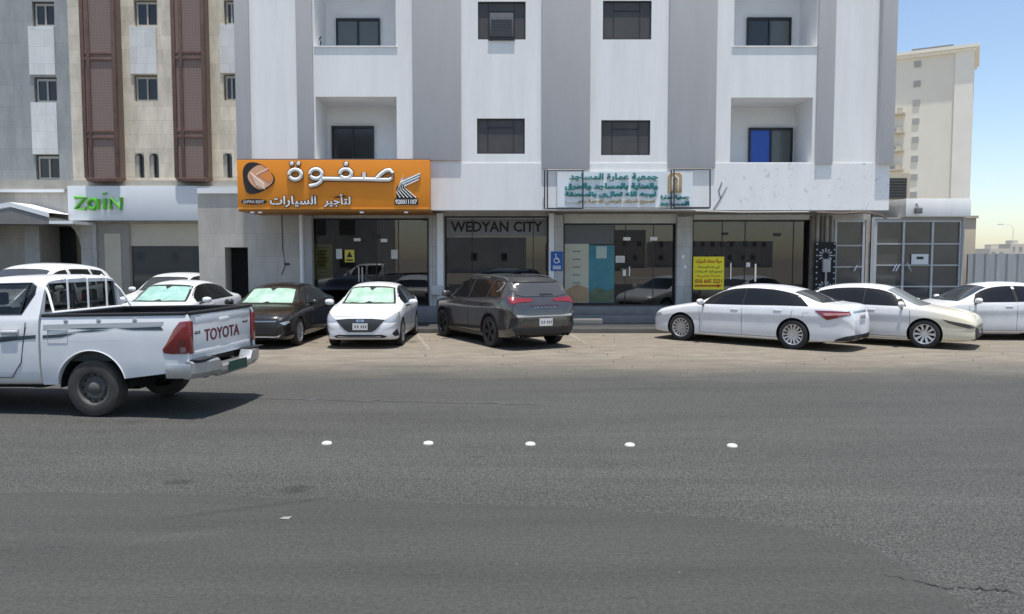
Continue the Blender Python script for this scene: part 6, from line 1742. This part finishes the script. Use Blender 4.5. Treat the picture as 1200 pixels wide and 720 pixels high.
# bed: outer sides, inner walls, floor
XB0, XB1, ZRL = .695, -1.34, 1.300                    # front, rear of the bed, rail height
arch_r = PR + .115
def side_poly(n=28):
    pts = [(XB0, .42), (XB0, ZRL), (XB1 + .02, ZRL + .01), (XB1 - .01, ZRL - .05), (XB1 - .02, .70), (XB1 + .25, .57), (-.47, .50)]
    a0, a1 = math.asin(max(-1, (.50 - PR) / arch_r)), math.pi - math.asin((.42 - PR) / arch_r)
    arc = [(-arch_r * math.cos(a0 + (a1 - a0) * i / n), PR + arch_r * math.sin(a0 + (a1 - a0) * i / n)) for i in range(n + 1)]
    return pts + arc
for sd in (1, -1):
    mb = MB()
    sp2 = side_poly()
    # outer skin in horizontal bands so that the flank curves gently
    y_o, y_i = sd * HW, sd * (HW - .075)
    i = len(mb.v); k = len(sp2)
    def yo(z): return sd * (HW - .035 * max(0, (z - 1.0) / .3) ** 2 - .03 * max(0, (.72 - z) / .3) ** 1.5)
    # triangulate with interior points
    P2 = [Vector(p) for p in sp2]; ins = []
    dn = []
    for q0, q1 in zip(P2, P2[1:] + P2[:1]):
        nn_ = max(1, int((q1 - q0).length / .08)); dn += [q0 + (q1 - q0) * (t / nn_) for t in range(nn_)]
    gx = XB1
    def ins_(q):
        c_ = False
        for i_ in range(len(dn)):
            a, b = dn[i_], dn[i_ - 1]
            if (a.y > q[1]) != (b.y > q[1]) and q[0] < (b.x - a.x) * (q[1] - a.y) / (b.y - a.y) + a.x: c_ = not c_
        return c_
    while gx < XB0:
        gz = .44
        while gz < ZRL:
            if ins_((gx, gz)) and min((Vector((gx, gz)) - p).length for p in dn) > .04: ins.append(Vector((gx, gz)))
            gz += .08
        gx += .08
    rs = delaunay_2d_cdt(dn + ins, [], [list(range(len(dn)))], 1, 1e-5)
    base = len(mb.v)
    mb.v += [(q[0], yo(q[1]), q[1]) for q in rs[0]]
    for f_ in rs[2]: mb.f.append(tuple(base + z for z in f_)); mb.m.append(0)
    nb_ = len(dn); b2 = len(mb.v)
    mb.v += [(q.x, yo(q.y), q.y) for q in dn] + [(q.x, y_i, q.y) for q in dn]
    for j in range(nb_): mb.f.append((b2 + j, b2 + (j + 1) % nb_, b2 + nb_ + (j + 1) % nb_, b2 + nb_ + j)); mb.m.append(0)
    PB('bed_side', mb, pwhite, pk, smooth=True, angle=28)
    mb = MB(); mb.quad((XB0, y_i, .75), (XB1 + .06, y_i, .75), (XB1 + .06, y_i, ZRL - .005), (XB0, y_i, ZRL - .005)); PB('bed_liner', mb, mat('bed_dark', (.03, .03, .031), .6), pk)
    mb = MB(); mb.box(XB0 - .0, XB1 + .03, sd * (HW - .125), sd * (HW - .022), ZRL + .002, ZRL + .042); PB('rail_cap', mb, trim_m, pk, bevel=.012)
    a0 = math.asin((.50 - PR) / arch_r); n = 30
    mb = MB(); mb.tube([(-(arch_r + .008) * math.cos(a0 + (math.pi - 2 * a0) * j / n), sd * (HW + .002), PR + (arch_r + .008) * math.sin(a0 + (math.pi - 2 * a0) * j / n)) for j in range(n + 1)], .007, 6); PB('arch_lip', mb, pwhite, pk, smooth=True)
    mb = MB(); mb.tube([(XB0 - .02, sd * (HW - .010), .985), (-.30, sd * (HW - .010), 1.0), (XB1 + .42, sd * (HW - .012), 1.005)], .011, 6); PB('pressed_crease', mb, pwhite, pk, smooth=True)
    # tie-down buttons
    for x in (.34, -.12, -.62):
        mb = MB(); mb.lathe([(.03, 0), (.03, .02), (.001, .024)] if sd > 0 else [(.03, 0), (.03, -.02), (.001, -.024)], 12, 'y', (x, sd * (HW - .035), ZRL - .05)); PB('tie_hook', mb, alu, pk, smooth=True)
    # inner arch
    mb = MB(); n = 20
    for j in range(n + 1):
        a = math.pi * j / n
        mb.v += [(-arch_r * math.cos(a), sd * (HW - .07), PR + arch_r * math.sin(a)), (-arch_r * math.cos(a), sd * (HW - .45), PR + arch_r * math.sin(a))]
    for j in range(n): mb.f.append((2 * j, 2 * j + 1, 2 * j + 3, 2 * j + 2)); mb.m.append(0)
    PB('arch_liner', mb, arch_m, pk)
mb = MB(); mb.box(XB0, XB1 + .06, -HW + .08, HW - .08, .72, .78); PB('bed_floor', mb, MATS['bed_dark'], pk)
mb = MB(); mb.box(XB0 - .0, XB0 - .05, -HW + .08, HW - .08, .78, ZRL); PB('bed_front', mb, MATS['bed_dark'], pk)
mb = MB(); mb.box(XB0 - .02, XB0 - .07, -HW + .03, HW - .03, ZRL + .002, ZRL + .04); PB('rail_cap', mb, trim_m, pk, bevel=.01)
# chassis under the bed
mb = MB(); mb.box(3.6, XB1, -.5, -.4, .45, .6); mb.box(3.6, XB1, .4, .5, .45, .6); mb.tube([(0, -.75, PR), (0, .75, PR)], .06, 8); mb.box(-.2, .2, -.2, .2, PR - .12, PR + .12); mb.box(.8, 2.6, -.7, .7, .36, .42)
PB('chassis', mb, arch_m, pk)
# fuel flap, side stripe and badges on the near side (both sides)
stripe_dk = mat('stripe_dark', (.035, .05, .06), .4); stripe_gr = mat('stripe_grey', (.33, .35, .36), .4)
for sd in (1, -1):
    def dec(pts, name, m_, e=.003):
        mb = MB(); q = []
        # subdivide in x so that the decal follows the flank
        mb.poly([(x, sd * (HW + e - .035 * max(0, (z - 1.0) / .3) ** 2), z) for x, z in pts]); return PB(name, mb, m_, pk)
    dec([(.66, 1.075), (-.02, 1.13), (-.30, 1.125), (-.02, 1.108), (.28, 1.10)], 'side_stripe', stripe_dk)
    dec([(.66, 1.07), (.66, 1.03), (.40, 1.04), (.18, 1.095)], 'side_stripe', stripe_dk)
    dec([(.30, 1.152), (-.08, 1.160), (-.50, 1.150), (-.98, 1.165), (-1.02, 1.12), (-.60, 1.125), (-.36, 1.150), (-.05, 1.135)], 'side_stripe', stripe_dk)
    dec([(.66, 1.205), (-1.02, 1.225), (-1.0, 1.172), (-.5, 1.158), (-.08, 1.166), (.66, 1.14)], 'side_stripe', stripe_gr, .0025)
    for (pts) in ([(.76, 1.075), (.76, 1.03), (1.1, 1.0), (1.5, .96), (2.3, 1.01), (1.6, 1.03)],): dec(pts, 'side_stripe', stripe_dk)
    dec([(.76, 1.10), (1.2, 1.045), (1.7, .985), (1.3, 1.055)], 'side_stripe', stripe_gr)
for (a, b, c_, d_) in ((.31, .59, .965, 1.14),):
    mb = MB()
    for (p, q) in (((a, c_), (b, c_)), ((b, c_), (b, d_)), ((b, d_), (a, d_)), ((a, d_), (a, c_))):
        mb.tube([(p[0], HW - .001, p[1]), (q[0], HW - .001, q[1])], .005, 4)
    PB('fuel_flap', mb, mat('flap_gap', (.30, .30, .30), .6), pk)
# tailgate
mb = MB(); mb.box(XB1 + .05, XB1 - .005, -HW + .10, HW - .10, .72, ZRL + .002); tg_ = PB('tailgate', mb, pwhite, pk, bevel=.02)
mb = MB(); mb.box(XB1 - .004, XB1 - .016, -HW + .16, HW - .16, 1.17, 1.27); mb.box(XB1 - .004, XB1 - .012, -HW + .16, HW - .16, .77, .83); PB('pressed_swage', mb, pwhite, tg_, bevel=.01)
mb = MB(); mb.box(XB1 + .06, XB1 - .02, -HW + .06, HW - .06, ZRL + .004, ZRL + .044); PB('rail_cap', mb, trim_m, tg_, bevel=.012)
mb = MB(); mb.box(XB1 - .014, XB1 - .032, -.13, .13, 1.155, 1.215); PB('tailgate_handle', mb, pwhite, tg_, bevel=.012)
Mt = Matrix(((0, 1, 0, XB1 - .006), (-1, 0, 0, 0), (0, 0, 1, 0), (0, 0, 0, 1)))
def tail_text(body, x0, x1, z0, z1, m_, off):
    # plane facing backwards: right as read = -y
    me = text_mesh(body, .01, off, 3); n = len(me.vertices); co = np.empty(n * 3); me.vertices.foreach_get('co', co); co = co.reshape(-1, 3)
    mn, mx = co.min(0), co.max(0)
    p = np.empty_like(co)
    u_ = x0 + (co[:, 0] - mn[0]) / (mx[0] - mn[0]) * (x1 - x0); z = z0 + (co[:, 1] - mn[1]) / (mx[1] - mn[1]) * (z1 - z0)
    p[:, 0] = XB1 - .008 - .006 * (co[:, 2] > 0); p[:, 1] = -u_; p[:, 2] = z - RAKE * p[:, 0]
    me.vertices.foreach_set('co', p.ravel()); finish('lettering', me, m_, tg_, fixn=False)
tail_text('TOYOTA', -.50, .44, .93, 1.09, mat('letter_maroon', (.13, .008, .022), .4), .012)
tail_text('GLX', -.74, -.60, 1.045, 1.085, mat('letter_black', (.03, .03, .03), .4), .012)
tail_text('HILUX', .50, .72, 1.165, 1.20, MATS['letter_black'], .012)
tail_text('4x2', .54, .70, 1.09, 1.125, MATS['letter_black'], .012)
# tail lights wrap round the corners
for sd in (1, -1):
    q = [(XB1 - .02, 1.235), (XB1 + .10, 1.225), (XB1 + .18, 1.13), (XB1 + .28, .96), (XB1 + .345, .875), (XB1 + .32, .82), (XB1 + .20, .808), (XB1 - .02, .82)]
    mb = MB(); mb.prism(q, sd * (HW - .08), sd * (HW + .012)); tl = PB('tail_light', mb, lamp_red, pk, bevel=.022)
    mb = MB(); mb.box(XB1 - .006, XB1 - .03, sd * (HW - .10), sd * (HW + .0), .81, 1.225); PB('lens', mb, mat('lens_red', (.22, .010, .012), .2, coat=1), tl, bevel=.012)
    mb = MB(); mb.prism([(XB1 + .01, 1.0), (XB1 + .11, 1.0), (XB1 + .13, .82), (XB1 + .01, .82)], sd * (HW + .013), sd * (HW + .017)); PB('indicator_lens', mb, lamp_red_dk, tl)
    mb = MB(); mb.box(XB1 + .012, XB1 + .085, sd * (HW + .014), sd * (HW + .019), .835, .90); PB('reverse_lens', mb, mat('reverse_grey', (.16, .12, .12), .2, coat=1), tl)
# chrome step bumper
bmp = mat('bumper_steel', (.50, .51, .52), .3, metal=.8, noise=.1, nscale=6)
def bumper_profile(y):
    a = abs(y) / HW
    return -.13 * (a ** 5)
mb = MB(); n = 28
xsz = [(XB1 - .02, .72), (XB1 - .17, .715), (XB1 - .20, .69), (XB1 - .20, .56), (XB1 - .14, .49), (XB1 + .02, .50)]
for i in range(n + 1):
    y = -HW - .01 + (2 * HW + .02) * i / n
    dip = .10 if abs(y) < .42 else 0
    for (x, z) in xsz: mb.v.append((x - bumper_profile(y) * (1 if x < XB1 - .1 else .3), y, z - (dip if z > .6 else dip * .3)))
k = len(xsz)
for i in range(n):
    for j in range(k): mb.f.append((i * k + j, i * k + (j + 1) % k, (i + 1) * k + (j + 1) % k, (i + 1) * k + j)); mb.m.append(0)
mb.f.append(tuple(range(k))); mb.m.append(0); mb.f.append(tuple(n * k + j for j in range(k))[::-1]); mb.m.append(0)
bo = PB('rear_bumper', mb, bmp, pk, smooth=True, angle=30)
mb = MB(); mb.box(XB1 + .0, XB1 - .16, .47, HW - .02, .722, .735); mb.box(XB1 + .0, XB1 - .16, -.47, -HW + .02, .722, .735); PB('step_pad', mb, trim_m, bo)
for sd in (1, -1):
    mb = MB(); mb.box(XB1 + .30, XB1 - .05, sd * (HW - .05), sd * (HW + .022), .50, .685); PB('bumper_end', mb, bmp, bo, bevel=.025)
mb = MB(); mb.box(XB1 - .205, XB1 - .215, -.25, .25, .50, .63); PB('number_plate', mb, mat('plate_green', (.01, .06, .04), .5), bo)
# cargo rack at the cab
rk_m = mat('rack_white', (.74, .75, .75), .35)
mb = MB(); zt_ = 1.80
for y in (.42, .02, -.38): mb.tube([(.645, y, ZRL + .03), (.655, y, zt_ - .02), (.73, y, zt_ + .03)], .0145, 8)
for sd in (1, -1):
    mb.tube([(.56, sd * (HW - .09), ZRL + .05), (.68, sd * (HW - .16), 1.60), (.76, sd * (HW - .20), 1.70)], .016, 8)
mb.tube([(.645, -HW + .14, ZRL + .05), (.645, HW - .14, ZRL + .05)], .020, 8)
PB('cargo_rack', mb, rk_m, pk, smooth=True)
# wheels
rimd = mat('steel_rim_dusty', (.105, .10, .092), .6, metal=.2, noise=.3, nscale=12)
tyre_dust = mat('tyre_dusty', (.055, .05, .045), .9, noise=.25, nscale=9)
keep = tyre_m; tyre_m = tyre_dust
for x in (0, PWB):
    for sd in (1, -1): make_wheel(pk, (x, sd * (HW - .135), PR), PR, .235, sd, 10, rimd, 'steel')
tyre_m = keep
# front end (out of frame): grille and lamps
mb = MB(); mb.box(3.97, 4.02, -.5, .5, .62, .92); PB('grille', mb, trim_m, pk, bevel=.02)
for sd in (1, -1):
    mb = MB(); mb.box(3.80, 3.93, sd * .56, sd * .80, .80, .95); PB('headlight', mb, lamp_clear, pk, bevel=.03)
